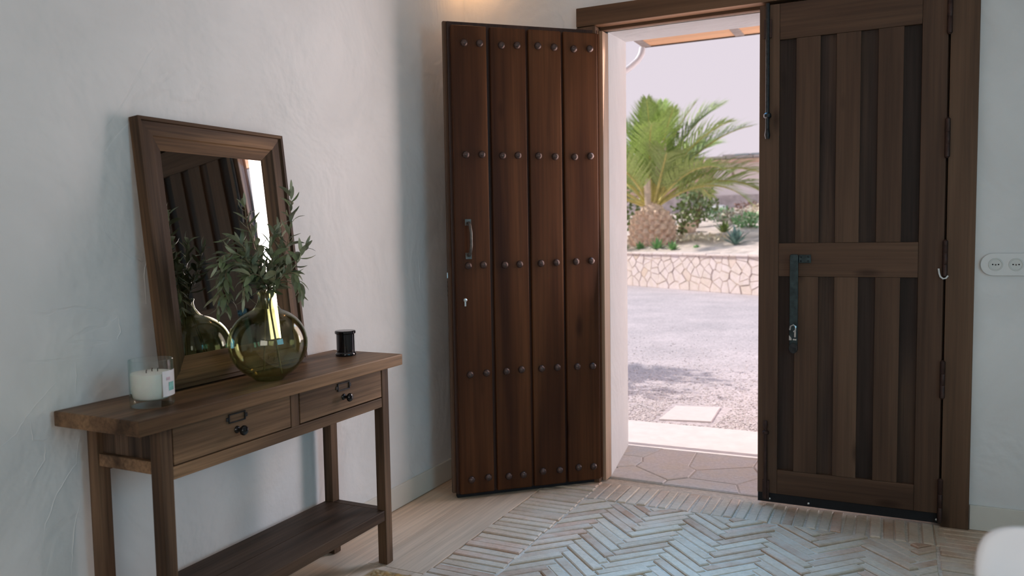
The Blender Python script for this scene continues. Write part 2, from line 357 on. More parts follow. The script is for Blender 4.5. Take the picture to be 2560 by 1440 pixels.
def voronoi(seeds, rect, gap):
    x0, y0, x1, y1 = rect; cells = []
    for i, a in enumerate(seeds):
        poly = [(x0, y0), (x1, y0), (x1, y1), (x0, y1)]
        for j, b_ in enumerate(seeds):
            if i == j: continue
            nx, ny = b_[0]-a[0], b_[1]-a[1]; L = math.hypot(nx, ny)
            if L > 1.6*max(x1-x0, y1-y0): continue
            nx /= L; ny /= L
            poly = clip(poly, (nx, ny), nx*(a[0]+b_[0])/2+ny*(a[1]+b_[1])/2-gap/2)
            if len(poly) < 3: break
        if len(poly) >= 3:
            q = [poly[k] for k in range(len(poly)) if math.dist(poly[k], poly[k-1]) > .004]
            if len(q) >= 3 and area2(q) > 2e-4: cells.append(q)
    return cells

# ================================================================== THE ROOM
CEIL = 2.52
W0 = .018                      # plane of the back wall's plaster
# left wall
wl_ = struct(MB().box((-.25, -5.6, 0), (0, .677, CEIL)).build('wall_left', 'plaster'), 'white trowelled plaster wall behind the console table')
# raised trowel ridges left in the plaster
for ridge in [[(-2.343, 0.691), (-2.302, 0.715), (-2.275, 0.75), (-2.236, 0.787), (-2.191, 0.825)], [(-2.262, 0.737), (-2.261, 0.69), (-2.232, 0.683), (-2.216, 0.69)], [(-2.23, 0.672), (-2.233, 0.632), (-2.258, 0.602), (-2.269, 0.585)], [(-2.136, 0.665), (-2.149, 0.598), (-2.179, 0.569), (-2.209, 0.53), (-2.24, 0.467), (-2.251, 0.408)], [(-2.133, 0.868), (-2.133, 0.831), (-2.138, 0.784)], [(-2.143, 0.499), (-2.158, 0.45), (-2.172, 0.368), (-2.178, 0.305)], [(-1.883, 1.174), (-1.909, 1.083), (-1.906, 1.002)], [(-2.0, 0.977), (-1.996, 0.932), (-2.006, 0.911)], [(-0.454, 1.09), (-0.444, 0.945)]]:
    pl = []
    for (ya, za), (yb, zb) in zip(ridge[:-1], ridge[1:]):
        for k in range(4): pl.append((.0, ya+(yb-ya)*k/4+random.uniform(-.002, .002), za+(zb-za)*k/4))
    pl.append((.0, ridge[-1][0], ridge[-1][1])); N_ = len(pl)
    MB().tube(pl, [.0003+.0014*math.sin(PI*(i+.5)/N_)*random.uniform(.6, 1.3) for i in range(N_)], 6).build('trowel_ridge', 'plaster', wl_, smooth=True)
# back wall with the splayed doorway
wb = MB()
wb.prism([(-.25, W0), (.66, W0), (.66, .122), (.708, .122), (.616, .677), (-.25, .677)], 0, 2.9)
wb.prism([(4.8, W0), (2.15, W0), (2.15, .122), (2.108, .122), (2.20, .677), (4.8, .677)], 0, 2.9)
wb.prism([(W0, 2.15), (.122, 2.15), (.122, 2.9), (W0, 2.9)], .66, 2.15, 'x')
wb.prism([(.122, 2.112), (.676, 2.19), (.676, 2.9), (.122, 2.9)], .62, 2.19, 'x')
struct(wb.build('wall_back', 'plaster'), 'white plaster wall around the double doorway')
# right wall and rear wall with a window each (behind the camera)
wr = MB().box((4.6, -5.6, 0), (4.8, -3.4, CEIL)).box((4.6, -1.8, 0), (4.8, W0, CEIL)).box((4.6, -3.4, 0), (4.8, -1.8, .9)).box((4.6, -3.4, 2.3), (4.8, -1.8, CEIL))
struct(wr.build('wall_right', 'plaster'))
wq = MB().box((-.25, -5.8, 0), (1.65, -5.6, CEIL)).box((3.55, -5.8, 0), (4.8, -5.6, CEIL)).box((1.65, -5.8, 0), (3.55, -5.6, .95)).box((1.65, -5.8, 2.35), (3.55, -5.6, CEIL))
struct(wq.build('wall_rear', 'plaster'))
struct(MB().box((-.25, -5.8, CEIL), (4.8, W0, CEIL+.2)).build('ceiling', 'ceiling'))
def window(name, ax, a0, a1, z0, z1, pos):
    root = empty(name, (0, 0, 0)); struct(root)
    def bx(u0, u1, w0, w1, d0, d1):
        return MB().box((u0, pos+d0, w0), (u1, pos+d1, w1)) if ax == 'x' else MB().box((pos+d0, u0, w0), (pos+d1, u1, w1))
    t = .05; mid = (a0+a1)/2
    for u0, u1, w0, w1 in ((a0, a0+t, z0, z1), (a1-t, a1, z0, z1), (a0+t, a1-t, z0, z0+t), (a0+t, a1-t, z1-t, z1), (mid-t/2, mid+t/2, z0+t, z1-t)):
        bx(u0, u1, w0, w1, -.03, .03).build('window_frame', 'window_frame', root)
    bx(a0+t, mid-t/2, z0+t, z1-t, -.004, .004).build('pane', 'pane', root); bx(mid+t/2, a1-t, z0+t, z1-t, -.004, .004).build('pane', 'pane', root)
window('window_1', 'x', 1.65, 3.55, .95, 2.35, -5.7)
window('window_2', 'y', -3.4, -1.8, .9, 2.3, 4.7)

# baseboards
struct(MB().box((0, -5.6, .003), (.012, W0, .10)).build('baseboard_left', 'base', bevel=.002), 'low white baseboard along the left wall')
struct(MB().box((2.212, W0-.012, .003), (4.6, W0, .10)).build('baseboard_right', 'base', bevel=.002), 'low white baseboard right of the door frame')
struct(MB().box((.012, W0-.012, .003), (.60, W0, .10)).build('baseboard_back', 'base', bevel=.002))

# ------------------------------------------------------------------ floor: planks with a brick inlay at the door
floor = MB().box((-.25, -5.8, -.2), (4.8, .10, -.0122)).build('floor', 'mortar'); struct(floor, 'floor of beige planks with a herringbone brick inlay at the door')
BX0, BX1, BY0, BY1 = .468, 2.335, -1.62, .10
IX0, IX1, IY1 = .702, 2.096, -.215
def plank(x0, x1, y0, y1):
    if x1-x0 < .02 or y1-y0 < .02: return
    MB().box((x0+.0008, y0+.0008, -.012), (x1-.0008, y1-.0008, 0)).build('plank', 'plank', floor, bevel=.0012, seg=1)
xs = [0.0, .228, .466]
for x0, x1, st in ((0, .228, .25), (.228, .466, -.6)):
    y = W0-.0
    y = .1
    ends = [.1, st-.6, st-2.0, st-3.4, -5.6] if True else []
    ends = [ends[0]]+[e_ for e_ in ends[1:] if e_ > -5.6]+[-5.6]
    for a, b_ in zip(ends[:-1], ends[1:]): plank(x0, x1, b_, a)
x = .466; k = 0
while x < 4.6:
    x1 = min(x+.2235, 4.6)
    ys = BY0-.004 if x < BX1 else .1
    a = ys; first = True
    while a > -5.6:
        L = (random.uniform(.5, 1.3) if first else 1.4); first = False
        b_ = max(a-L, -5.6)
        if b_-(-5.6) < .15: b_ = -5.6
        plank(max(x, BX1+.002) if (x < BX1 < x1 and a > BY0) else x, x1, b_, a); a = b_
    if x < BX1 < x1:
        plank(BX1+.002, x1, BY0-.004, .1)
    x = x1; k += 1

def brick_mesh(poly, h=.012, ch=.0035):
    """one brick: worn clay block with a chamfered top"""
    n_ = len(poly); cx = sum(p[0] for p in poly)/n_; cy = sum(p[1] for p in poly)/n_
    if sum(poly[i][0]*poly[(i+1) % n_][1]-poly[(i+1) % n_][0]*poly[i][1] for i in range(n_)) < 0: poly = poly[::-1]
    ins = []
    for i in range(n_):
        a, b_, c = Vector(poly[i-1]), Vector(poly[i]), Vector(poly[(i+1) % n_])
        d1 = (b_-a).normalized(); d2 = (c-b_).normalized(); bis = (d2-d1)
        s_ = d1.x*d2.y-d1.y*d2.x
        ins.append(tuple(b_+(bis/s_*ch if abs(s_) > .15 else Vector((-d1.y, d1.x))*ch)))
    mb = MB(); vs = [(u, v, -h) for u, v in poly]+[(u, v, -ch) for u, v in poly]+[(u, v, 0) for u, v in ins]
    fs = [tuple(range(2*n_, 3*n_))]+[(r_*n_+i, r_*n_+(i+1) % n_, (r_+1)*n_+(i+1) % n_, (r_+1)*n_+i) for r_ in (0, 1) for i in range(n_)]
    return mb.add(vs, fs)
L_, W_ = .2363, .0445; G = .0075
full = []
for q in range(6):
    jx = [random.uniform(-.0025, .0025) for _ in range(8)]
    p = [(-(L_-G)/2+jx[0], -(W_-G)/2+jx[1]), ((L_-G)/2+jx[2], -(W_-G)/2+jx[3]), ((L_-G)/2+jx[4], (W_-G)/2+jx[5]), (-(L_-G)/2+jx[6], (W_-G)/2+jx[7])]
    p = [p[0], (jx[1]*4, -(W_-G)/2+jx[2]*.8), p[1], p[2], (0, (W_-G)/2+jx[5]*.8), p[3]]
    me = brick_mesh(p).mesh('brick'); me.materials.append(M['brick']); full.append(me)
def uv(u, v): return ((u-v)/math.sqrt(2), (u+v)/math.sqrt(2))
nb = 0
ox, oy = IX0-.008, -.9
for c in range(-1, 6):
    for k in range(-22, 22):
        for typ in (0, 1):
            if typ == 0: u0, v0, u1, v1 = c*L_+k*W_, -c*L_+k*W_, c*L_+k*W_+L_, -c*L_+k*W_+W_
            else: u0, v0, u1, v1 = c*L_+L_+k*W_, -c*L_+W_-L_+k*W_, c*L_+L_+W_+k*W_, -c*L_+W_+k*W_
            g_ = G/2
            poly = [uv(u0+g_, v0+g_), uv(u1-g_, v0+g_), uv(u1-g_, v1-g_), uv(u0+g_, v1-g_)]
            poly = [(a+ox, b_+oy) for a, b_ in poly]
            q = clip_rect(poly, IX0+.006, BY0, IX1-.006, IY1-.006)
            if not q or area2(q) < .0007: continue
            z = random.uniform(-.0035, .0045)
            tilt = (random.uniform(-.012, .012), random.uniform(-.012, .012))
            if area2(q) > area2(poly)*.995:
                cx, cy = uv((u0+u1)/2, (v0+v1)/2)
                link('brick', random.choice(full), floor, (cx+ox, cy+oy, z), (tilt[0], tilt[1], PI/4 if typ == 0 else 3*PI/4))
            else:
                cx = sum(p_[0] for p_ in q)/len(q); cy = sum(p_[1] for p_ in q)/len(q)
                me = brick_mesh([(a-cx, b_-cy) for a, b_ in q]).mesh('brick'); me.materials.append(M['brick'])
                link('brick', me, floor, (cx, cy, z), (tilt[0]*.4, tilt[1]*.4, 0))
            nb += 1
PB = .0462
def border(cx, cy, along):
    link('brick', random.choice(full), floor, (cx+random.uniform(-.003, .003), cy+random.uniform(-.002, .002), random.uniform(-.003, .003)),
         (random.uniform(-.01, .01), random.uniform(-.01, .01), along+random.uniform(-.015, .015)))
x = IX0+PB/2
while x < IX1+.02:
    border(x, IY1+.118, PI/2); x += PB
for xc in (IX0-.119, IX1+.119):
    y = .0
    while y > BY0+.02:
        border(xc, y-.005, 0); y -= PB

MB().box((BX0, BY0, -.0121), (BX1, .10, -.0055)).build('mortar_bed', 'mortar', floor)
# ------------------------------------------------------------------ doorway: threshold flagstones
th = MB().box((.40, .10, -.2), (2.4, .70, -.003)).build('floor_threshold', 'flag_joint'); struct(th, 'irregular flagstone threshold in the doorway')
rs = random.Random(5)
seeds = [(.55+.31*i+rs.uniform(-.09, .09), .15+.19*j+rs.uniform(-.06, .06)) for i in range(6) for j in range(3)]
for q in voronoi(seeds, (.58, .108, 2.24, .695), .007):
    cx = sum(p_[0] for p_ in q)/len(q); cy = sum(p_[1] for p_ in q)/len(q)
    me = brick_mesh([(a-cx, b_-cy) for a, b_ in q], .016, .003).mesh('flagstone'); me.materials.append(M['flag'])
    link('flagstone', me, th, (cx, cy, rs.uniform(-.002, .004)))

# ------------------------------------------------------------------ door frame
FY0, FY1 = -.004, .122
tr = empty('trim_1', (1.4, 0, 0)); struct(tr, 'heavy brown wooden frame around the double door')
def tbox(a, b_): o = Vector((1.4, 0, 0)); return MB().box(tuple(Vector(a)-o), tuple(Vector(b_)-o))
tbox((2.112, FY0, .002), (2.209, FY1, 2.118)).build('post', 'frame', tr, bevel=.003)
tbox((.598, FY0, .002), (.690, FY1, 2.118)).build('post', 'frame', tr, bevel=.003)
tbox((.690, .045, .002), (.7075, FY1, 2.104)).build('jamb', 'jamb', tr, bevel=.002)
tbox((2.080, .0655, .002), (2.1115, FY1, 2.104)).build('door_stop', 'frame', tr)
tbox((.598, FY0, 2.121), (2.209, FY1-.07, 2.206)).build('lintel', 'frame_x', tr, bevel=.003)
tbox((.6905, .056, 2.108), (2.1115, .076, 2.15)).build('rebate_strip', 'frame_x', tr, bevel=.001)
tbox((.6905, .080, 2.114), (2.1115, .118, 2.16)).build('head_stop', 'jamb', tr, bevel=.001)

# ------------------------------------------------------------------ open studded leaf
D_ = Vector((-.72956, -.68392, 0)); LW = .698
door1 = empty('door_1', (.7106, 0, 0), math.atan2(D_.y, D_.x)); struct(door1, 'open dark brown door leaf of four studded boards')
MB().box((.004, -.040, .022), (.704, -.020, 2.10)).build('core', 'door_dark', door1, bevel=.002)
MB().box((.004, -.062, .022), (.718, -.0405, 2.105)).build('back_frame', 'door_in', door1, bevel=.003)
MB().box((.010, -.055, .004), (.700, -.028, .0225)).build('draught_strip', 'rubber', door1)
bs = [(.012, .1765), (.1885, .3425), (.3545, .5185), (.5345, .692)]
for s0, s1 in bs:
    MB().box((s0, -.0205, .024), (s1, 0, 2.082)).build('board', 'door_out', door1, bevel=.007, seg=3, smooth=True)
MB().box((.0, -.034, .03), (.0105, -.004, 2.08)).build('hinge_edge', 'door_out', door1, bevel=.002)
stud_me = MB().lathe([(.0165, 0), (.0165, .003), (.0150, .0075), (.0115, .012), (.006, .0148), (.0012, .0155)], 14, axis='y').mesh('stud', smooth=True); stud_me.materials.append(M['stud'])
for z in (2.008, 1.529, 1.048, .567, .088):
    for s_ in (.638, .565, .468, .396, .300, .223, .130, .053):
        o = link('stud', stud_me, door1, (s_+random.uniform(-.003, .003), -.0005, z+random.uniform(-.004, .004)))
hd = MB().tube([(.634, .0, 1.232), (.634, .018, 1.234), (.632, .030, 1.222), (.629, .036, 1.19), (.629, .036, 1.135), (.632, .030, 1.103), (.634, .018, 1.091), (.634, 0, 1.093)], .0065, 10).build('pull_handle', 'pewter', door1, smooth=True)
for z in (1.236, 1.089): MB().box((.620, .0005, z-.014), (.648, .005, z+.014)).build('handle_plate', 'pewter', hd, bevel=.001)
MB().lathe([(.0085, 0), (.0085, .003), (.006, .0045), (.001, .005)], 12, (.653, 0, .895), 'y').build('keyhole_cover', 'nickel', door1)
MB().box((.6495, 0, .868), (.6565, .004, .892)).build('keyhole_slot', 'nickel', door1, bevel=.001)
MB().box((.7185, -.058, .992), (.7215, -.044, 1.016)).build('latch_plate', 'nickel', door1)
for z in (.975, .955, .935, .915): MB().box((.7185, -.054, z-.004), (.7195, -.048, z+.004)).build('bolt_hole', 'black', door1)

# ------------------------------------------------------------------ closed panelled leaf
door2 = empty('door_2', (1.412, 0, 0)); struct(door2, 'closed dark brown door leaf with recessed vertical panels')
X0 = 1.412
def d2(a, b_): return MB().box((a[0]-X0, a[1], a[2]), (b_[0]-X0, b_[1], b_[2]))
ZB, ZT = .052, 2.108; LB, LT, UB, UT = .157, .986, 1.125, 1.962
cols = [(1.4925, 1.5575), (1.6505, 1.711), (1.801, 1.8635), (1.954, 2.0165)]
d2((1.416, .019, ZB), (2.104, .045, ZT-.002)).build('core', 'door_dark', door2)
d2((1.414, .0455, .022), (2.106, .064, ZT)).build('outer_boards', 'door_out', door2, bevel=.002)
d2((1.412, 0, ZB), (1.4925, .0185, ZT)).build('stile', 'door_in', door2, bevel=.0025)
d2((2.0165, 0, ZB), (2.1045, .0185, ZT)).build('stile', 'door_in', door2, bevel=.0025)
for z0, z1 in ((ZB, LB), (LT, UB), (UT, ZT)):
    d2((1.4929, .0005, z0), (2.0161, .0185, z1)).build('rail', 'door_in_x', door2, bevel=.0025)
for (a0, a1), (c0, c1) in zip(cols[:-1], cols[1:]):
    for z0, z1 in ((LB, LT), (UB, UT)):
        d2((a1, .0005, z0+.0004), (c0, .0185, z1-.0004)).build('muntin', 'door_in', door2, bevel=.0025)
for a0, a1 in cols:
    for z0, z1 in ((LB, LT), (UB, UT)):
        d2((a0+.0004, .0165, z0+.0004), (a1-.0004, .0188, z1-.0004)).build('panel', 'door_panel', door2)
d2((1.413, .006, .012), (2.104, .040, .0518)).build('draught_strip', 'rubber', door2)
for xx in (1.462, 1.62, 2.098): MB().lathe([(.005, 0), (.005, -.004), (.002, -.006)], 10, (xx-X0, .006, .026), 'y').build('screw', 'nickel', door2, smooth=True)
# hinges
for z0, z1 in ((1.915, 2.09), (1.451, 1.593), (.993, 1.128), (.518, .66), (.022, .191)):
    zc, hh = (z0+z1)/2, (z1-z0)/2
    MB().lathe([(.004, -hh-.006), (.0095, -hh), (.0095, -hh*.34), (.0085, -hh*.32), (.0095, -hh*.30), (.0095, hh*.30), (.0085, hh*.32), (.0095, hh*.34), (.0095, hh), (.004, hh+.006)], 12, (2.1085-X0, -.0095, zc)).build('hinge', 'iron_brown', door2, smooth=True)
# surface bolts
bo = MB().box((1.431-X0, -.012, 1.972), (1.462-X0, -.0005, 2.048)).build('bolt_case', 'iron_brown', door2, bevel=.002)
MB().tube([(1.446-X0, -.010, 2.112), (1.446-X0, -.010, 1.60)], .0085, 10).build('bolt_rod', 'iron', bo, smooth=True)
MB().lathe([(.010, -.012), (.016, -.006), (.016, .006), (.010, .012)], 12, (1.4465-X0, -.012, 1.655)).build('bolt_knob', 'iron', bo, smooth=True)
MB().tube([(1.4465-X0, -.012, 1.60), (1.4475-X0, -.018, 1.575), (1.448-X0, -.016, 1.560)], [.0085, .012, .009], 10).build('bolt_tip', 'iron', bo, smooth=True)
bo = MB().box((1.434-X0, -.012, .026), (1.462-X0, -.0005, .110)).build('bolt_case', 'iron_brown', door2, bevel=.002)
MB().tube([(1.447-X0, -.010, .030), (1.446-X0, -.010, .335)], .0075, 10).build('bolt_rod', 'iron_brown', bo, smooth=True)
MB().lathe([(.009, -.010), (.014, -.005), (.014, .005), (.009, .010)], 12, (1.446-X0, -.012, .318)).build('bolt_knob', 'iron_brown', bo, smooth=True)
MB().tube([(1.446-X0, -.010, .335), (1.446-X0, -.016, .355), (1.446-X0, -.014, .370)], [.0075, .011, .008], 10).build('bolt_tip', 'iron_brown', bo, smooth=True)
# iron locking bar with its bracket and lock barrel
bar = MB().prism([(1.5405-X0, .70), (1.5735-X0, .70), (1.5735-X0, 1.073), (1.569-X0, 1.079), (1.545-X0, 1.079), (1.5405-X0, 1.073)], -.022, -.006, 'y').build('locking_bar', 'iron_teal', door2, bevel=.002)
MB().box((1.574-X0, -.012, 1.043), (1.622-X0, -.0005, 1.077)).build('bar_bracket', 'iron_teal', bar, bevel=.002)
for xx in (1.584, 1.612):
    for zz in (1.051, 1.069): MB().lathe([(.004, 0), (.004, -.003), (.001, -.0045)], 8, (xx-X0, -.012, zz), 'y').build('screw', 'iron', bar)
MB().prism([(1.557-X0+.0175*math.cos(a), .688+.022*math.sin(a)) for a in [PI*2*i/16 for i in range(16)]], -.026, -.0005, 'y').build('bar_foot', 'iron', bar, bevel=.001)
MB().tube([(1.557-X0-.013+.0, -.028, .765), (1.557-X0-.010, -.030, .781), (1.557-X0, -.031, .787), (1.557-X0+.009, -.030, .780), (1.557-X0+.009, -.030, .766), (1.557-X0+.002, -.030, .757)], .0042, 8).build('lock_shackle', 'nickel', bar, smooth=True)
MB().box((1.561-X0, -.032, .735), (1.568-X0, -.0225, .762)).build('lock_body', 'nickel', bar, bevel=.001)
MB().prism([(1.541-X0, .722), (1.551-X0, .722), (1.551-X0, .730), (1.541-X0, .742)], -.030, -.0225, 'y').build('lock_tongue', 'nickel', bar)
MB().box((1.556-X0, -.030, .722), (1.570-X0, -.0225, .728)).build('lock_plate', 'nickel', bar)
# little pale hook by the middle hinge
hk = MB().tube([(2.087-X0, -.014, 1.022), (2.089-X0, -.020, 1.005), (2.093-X0, -.022, .992), (2.102-X0, -.022, .984), (2.112-X0, -.022, .986), (2.119-X0, -.018, .995)], .0032, 8).build('coat_hook', 'white_plastic', door2, smooth=True)

# ------------------------------------------------------------------ wall socket
sk = empty('wall_socket', (2.345, W0, 1.038)); tag(sk, 'white pill-shaped wall plate with round sockets beside the door frame', 'socket')
def pill(hw, hh, n_=14):
    pts = []
    for i in range(n_+1): a = -PI/2+PI*i/n_; pts.append((hw-hh+hh*math.cos(a), hh*math.sin(a)))
    for i in range(n_+1): a = PI/2+PI*i/n_; pts.append((-hw+hh+hh*math.cos(a), hh*math.sin(a)))
    return pts
MB().prism(pill(.120, .0435), -.0005, -.010, 'y', .97).build('plate', 'white_plastic', sk, bevel=.0015)
for cx in (-.067, -.001, .065):
    d = MB().lathe([(.0245, -.0095), (.0235, -.0125), (.0205, -.0125), (.0195, -.0105), (.001, -.0105)], 28, (cx, 0, 0), 'y').build('socket', 'socket_in', sk, smooth=True)
    for dx in (-.0095, .0095): MB().lathe([(.0028, -.0103), (.0026, -.0112)], 10, (cx+dx, 0, 0), 'y').build('pin_hole', 'black', d)
    MB().lathe([(.003, -.0100), (.003, -.0118), (.001, -.0122)], 10, (cx, 0, -.001), 'y').build('centre_screw', 'pewter', d)

# ------------------------------------------------------------------ corner ceiling lamp (warm)
cl = empty('ceiling_lamp', (.16, -.13, CEIL)); tag(cl, 'small warm ceiling spot above the corner behind the open door', 'lamp')
MB().lathe([(.045, -.001), (.045, -.008), (.034, -.010), (.032, -.002)], 28, closed=True).build('ring', 'white_paint', cl, smooth=True)
MB().lathe([(.031, -.002), (.031, -.004)], 24).build('bulb', 'lamp_glow', cl)
lo = lamp('corner_spot', 'POINT', (.10, -.07, CEIL-.05), (0, 0, 0), 1.1, (1, .52, .22), shadow_soft_size=.03)

# ================================================================== CONSOLE TABLE
TZ = .7555
cons = empty('console_table', (.165, -1.65, 0)); tag(cons, 'brown wooden console table with two drawers and low shelf against left wall', 'table')
CO = Vector((.165, -1.65, 0))
def cb(a, b_): return MB().box(tuple(Vector(a)-CO), tuple(Vector(b_)-CO))
LY0, LY1, LY2, LY3 = -2.138, -2.101, -1.190, -1.152
LX0, LX1, LX2, LX3 = .034, .071, .270, .307
cb((.016, -2.214, .7155), (.328, -1.088, TZ)).build('table_top', 'con_top', cons, bevel=.004, seg=2)
for x0, x1 in ((LX0, LX1), (LX2, LX3)):
    for y0, y1 in ((LY0, LY1), (LY2, LY3)):
        cb((x0, y0, .002), (x1, y1, .715)).build('leg', 'con_z', cons, bevel=.002)
for x0, x1 in ((LX0+.004, LX1-.006), (LX2+.006, LX3-.002)):
    cb((x0, LY1+.0004, .578), (x1, LY2-.0004, .611)).build('rail', 'con_y', cons, bevel=.002)
cb((LX0+.010, LY1+.0004, .6114), (LX0+.022, LY2-.0004, .715)).build('back_panel', 'con_y', cons)
for y0, y1, yp in ((LY0+.004, LY1-.006, LY0+.016), (LY2+.006, LY3-.004, LY3-.028)):
    cb((LX1+.0004, y0, .597), (LX2-.0004, y1, .630)).build('side_rail', 'con_y', cons, bevel=.002)
    xw = (LX2-LX1)/4
    for i in range(4):
        cb((LX1+xw*i+.0006, yp, .6304), (LX1+xw*(i+1)-.0006, yp+.012, .715)).build('side_panel', 'con_side', cons, bevel=.001, seg=1)
YD0, YD1 = -1.660, -1.625
cb((LX2+.006, YD0, .6114), (LX3-.002, YD1, .715)).build('divider', 'con_z', cons, bevel=.001)
for y0, y1 in ((LY1+.004, YD0-.004), (YD1+.004, LY2-.004)):
    dr = cb((LX2+.004, y0, .6155), (LX3-.001, y1, .7125)).build('drawer', 'con_y', cons, bevel=.0015)
    yc = (y0+y1)/2; fx = LX3-.001
    MB().lathe([(.0105, .0), (.0095, .003), (.0052, .006), (.0048, .015), (.0100, .019), (.0138, .023), (.0140, .0275), (.011, .0315), (.004, .033)], 20, (fx-CO.x, yc-CO.y, .6575), 'x').build('knob', 'black_knob', dr, smooth=True)
    for a, b_ in (((-.028, .680), (.028, .6835)), ((-.028, .7025), (.028, .706)), ((-.031, .680), (-.0275, .706)), ((.0275, .680), (.031, .706))):
        cb((fx+.0002, yc+a[0], a[1]), (fx+.004, yc+b_[0], b_[1])).build('label_holder', 'iron', dr, bevel=.0006, seg=1)
    for s_ in (-1, 1): cb((fx+.0002, yc+s_*.0355-.004, .687), (fx+.003, yc+s_*.0355+.004, .698)).build('holder_tab', 'iron', dr, bevel=.001, seg=1)
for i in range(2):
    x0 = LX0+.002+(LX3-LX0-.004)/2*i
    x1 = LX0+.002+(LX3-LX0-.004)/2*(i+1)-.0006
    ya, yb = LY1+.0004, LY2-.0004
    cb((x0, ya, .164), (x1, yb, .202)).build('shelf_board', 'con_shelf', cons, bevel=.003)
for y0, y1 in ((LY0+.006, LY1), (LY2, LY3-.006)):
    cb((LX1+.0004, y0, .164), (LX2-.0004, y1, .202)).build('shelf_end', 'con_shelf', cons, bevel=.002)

# ------------------------------------------------------------------ mirror leaning on the wall
MW, MH, MT = .587, .775, .036
lean = math.asin(.078/MH)
mir = empty('leaning_mirror', (.080, -1.6435, TZ+.0035)); tag(mir, 'rectangular mirror in a wide brown wooden frame leaning on the wall', 'mirror')
mir.rotation_euler = (0, -lean, .010)
hw = MW/2; fwid = .088
def frame_bar(p_out, p_in, name, m_):
    """mitred moulding: outer lip, flat, then a slope down to the glass; p_out/p_in are (y,z) end pairs"""
    prof = [(0, 0), (0, MT), (.010, MT), (.012, MT-.006), (.050, MT-.008), (.054, MT-.012), (1, .008), (1, 0)]
    prof = [(u/fwid if u != 1 else 1, x_) for u, x_ in prof]
    mb = MB(); vs = []
    for e_ in (0, 1):
        for u, x_ in prof:
            y_ = p_out[e_][0]+(p_in[e_][0]-p_out[e_][0])*u; z_ = p_out[e_][1]+(p_in[e_][1]-p_out[e_][1])*u
            vs.append((x_, y_, z_))
    n_ = len(prof)
    mb.add(vs, [tuple(range(n_)), tuple(range(n_, 2*n_))[::-1]]+[(i, n_+i, n_+(i+1) % n_, (i+1) % n_) for i in range(n_)])
    o = mb.build(name, m_, mir)
    bm = bmesh.new(); bm.from_mesh(o.data); bmesh.ops.recalc_face_normals(bm, faces=bm.faces[:]); bm.to_mesh(o.data); bm.free()
a_, b_ = hw, hw-fwid
frame_bar([(-a_, 0), (-a_, MH)], [(-b_, fwid), (-b_, MH-fwid)], 'frame_side', 'mirror_frame')
frame_bar([(a_, 0), (a_, MH)], [(b_, fwid), (b_, MH-fwid)], 'frame_side', 'mirror_frame')
frame_bar([(-a_, MH), (a_, MH)], [(-b_, MH-fwid), (b_, MH-fwid)], 'frame_rail', 'mirror_frame_y')
frame_bar([(-a_, 0), (a_, 0)], [(-b_, fwid), (b_, fwid)], 'frame_rail', 'mirror_frame_y')
MB().box((.003, -b_-.004, fwid-.004), (.0075, b_+.004, MH-fwid+.004)).build('mirror_glass', 'mirror', mir)
MB().box((0.0003, -a_+.01, .01), (.0028, a_-.01, MH-.01)).build('backing', 'door_dark', mir)

# ------------------------------------------------------------------ glass vase
VX, VY = .232, -1.668
R_, HB = .117, .222
def vase_prof(off):
    pts = []
    for i in range(3, 24):
        a = -PI/2+PI*i/26
        pts.append(((R_-off)*math.cos(a), HB/2+(HB/2-off)*math.sin(a)))
    pts[0] = (pts[0][0], off if off else .001)
    zt = pts[-1][1]
    neck = [(.034-off, zt+.010), (.0265-off, zt+.022), (.0245-off, zt+.034), (.0245-off, zt+.044), (.0285-off*.5, zt+.052)]
    pts = [p_ for p_ in pts if p_[0] > .04-off]+neck
    return [(.002, off if off else .001)]+pts
outer = vase_prof(0); inner = vase_prof(.0028)
vase = MB().lathe(outer+inner[::-1], 48, closed=False)
vase = MB()
prof = outer+[(.0278, outer[-1][1]+.002)]+inner[::-1]
vase.lathe(prof, 48)
vo = vase.build('glass_vase', 'vase_glass', smooth=True, loc=(VX, VY, TZ+.0005))
tag(vo, 'round olive green glass bottle vase on the console table', 'vase')
NECKZ = TZ+outer[-1][1]

# olive branches
leaf_mes = []
for q in range(4):
    ln = 1.0; w = .105+.02*q; cv = .10*(q-1.5)
    st = [(0, .10), (.18, .72), (.42, 1.0), (.68, .82), (.88, .42), (1, .02)]
    mb = MB(); vs = []; fs = []
    for t, ww in st:
        zc = cv*math.sin(t*PI)-.05*t*t
        vs += [(t, -w*ww, zc+.03*ww), (t, 0, zc), (t, w*ww, zc+.03*ww)]
    for i in range(len(st)-1):
        k = 3*i; fs += [(k, k+3, k+4, k+1), (k+1, k+4, k+5, k+2)]
    me = mb.add(vs, fs).mesh('leaf', smooth=True); me.materials.append(M['olive_leaf']); leaf_mes.append(me)
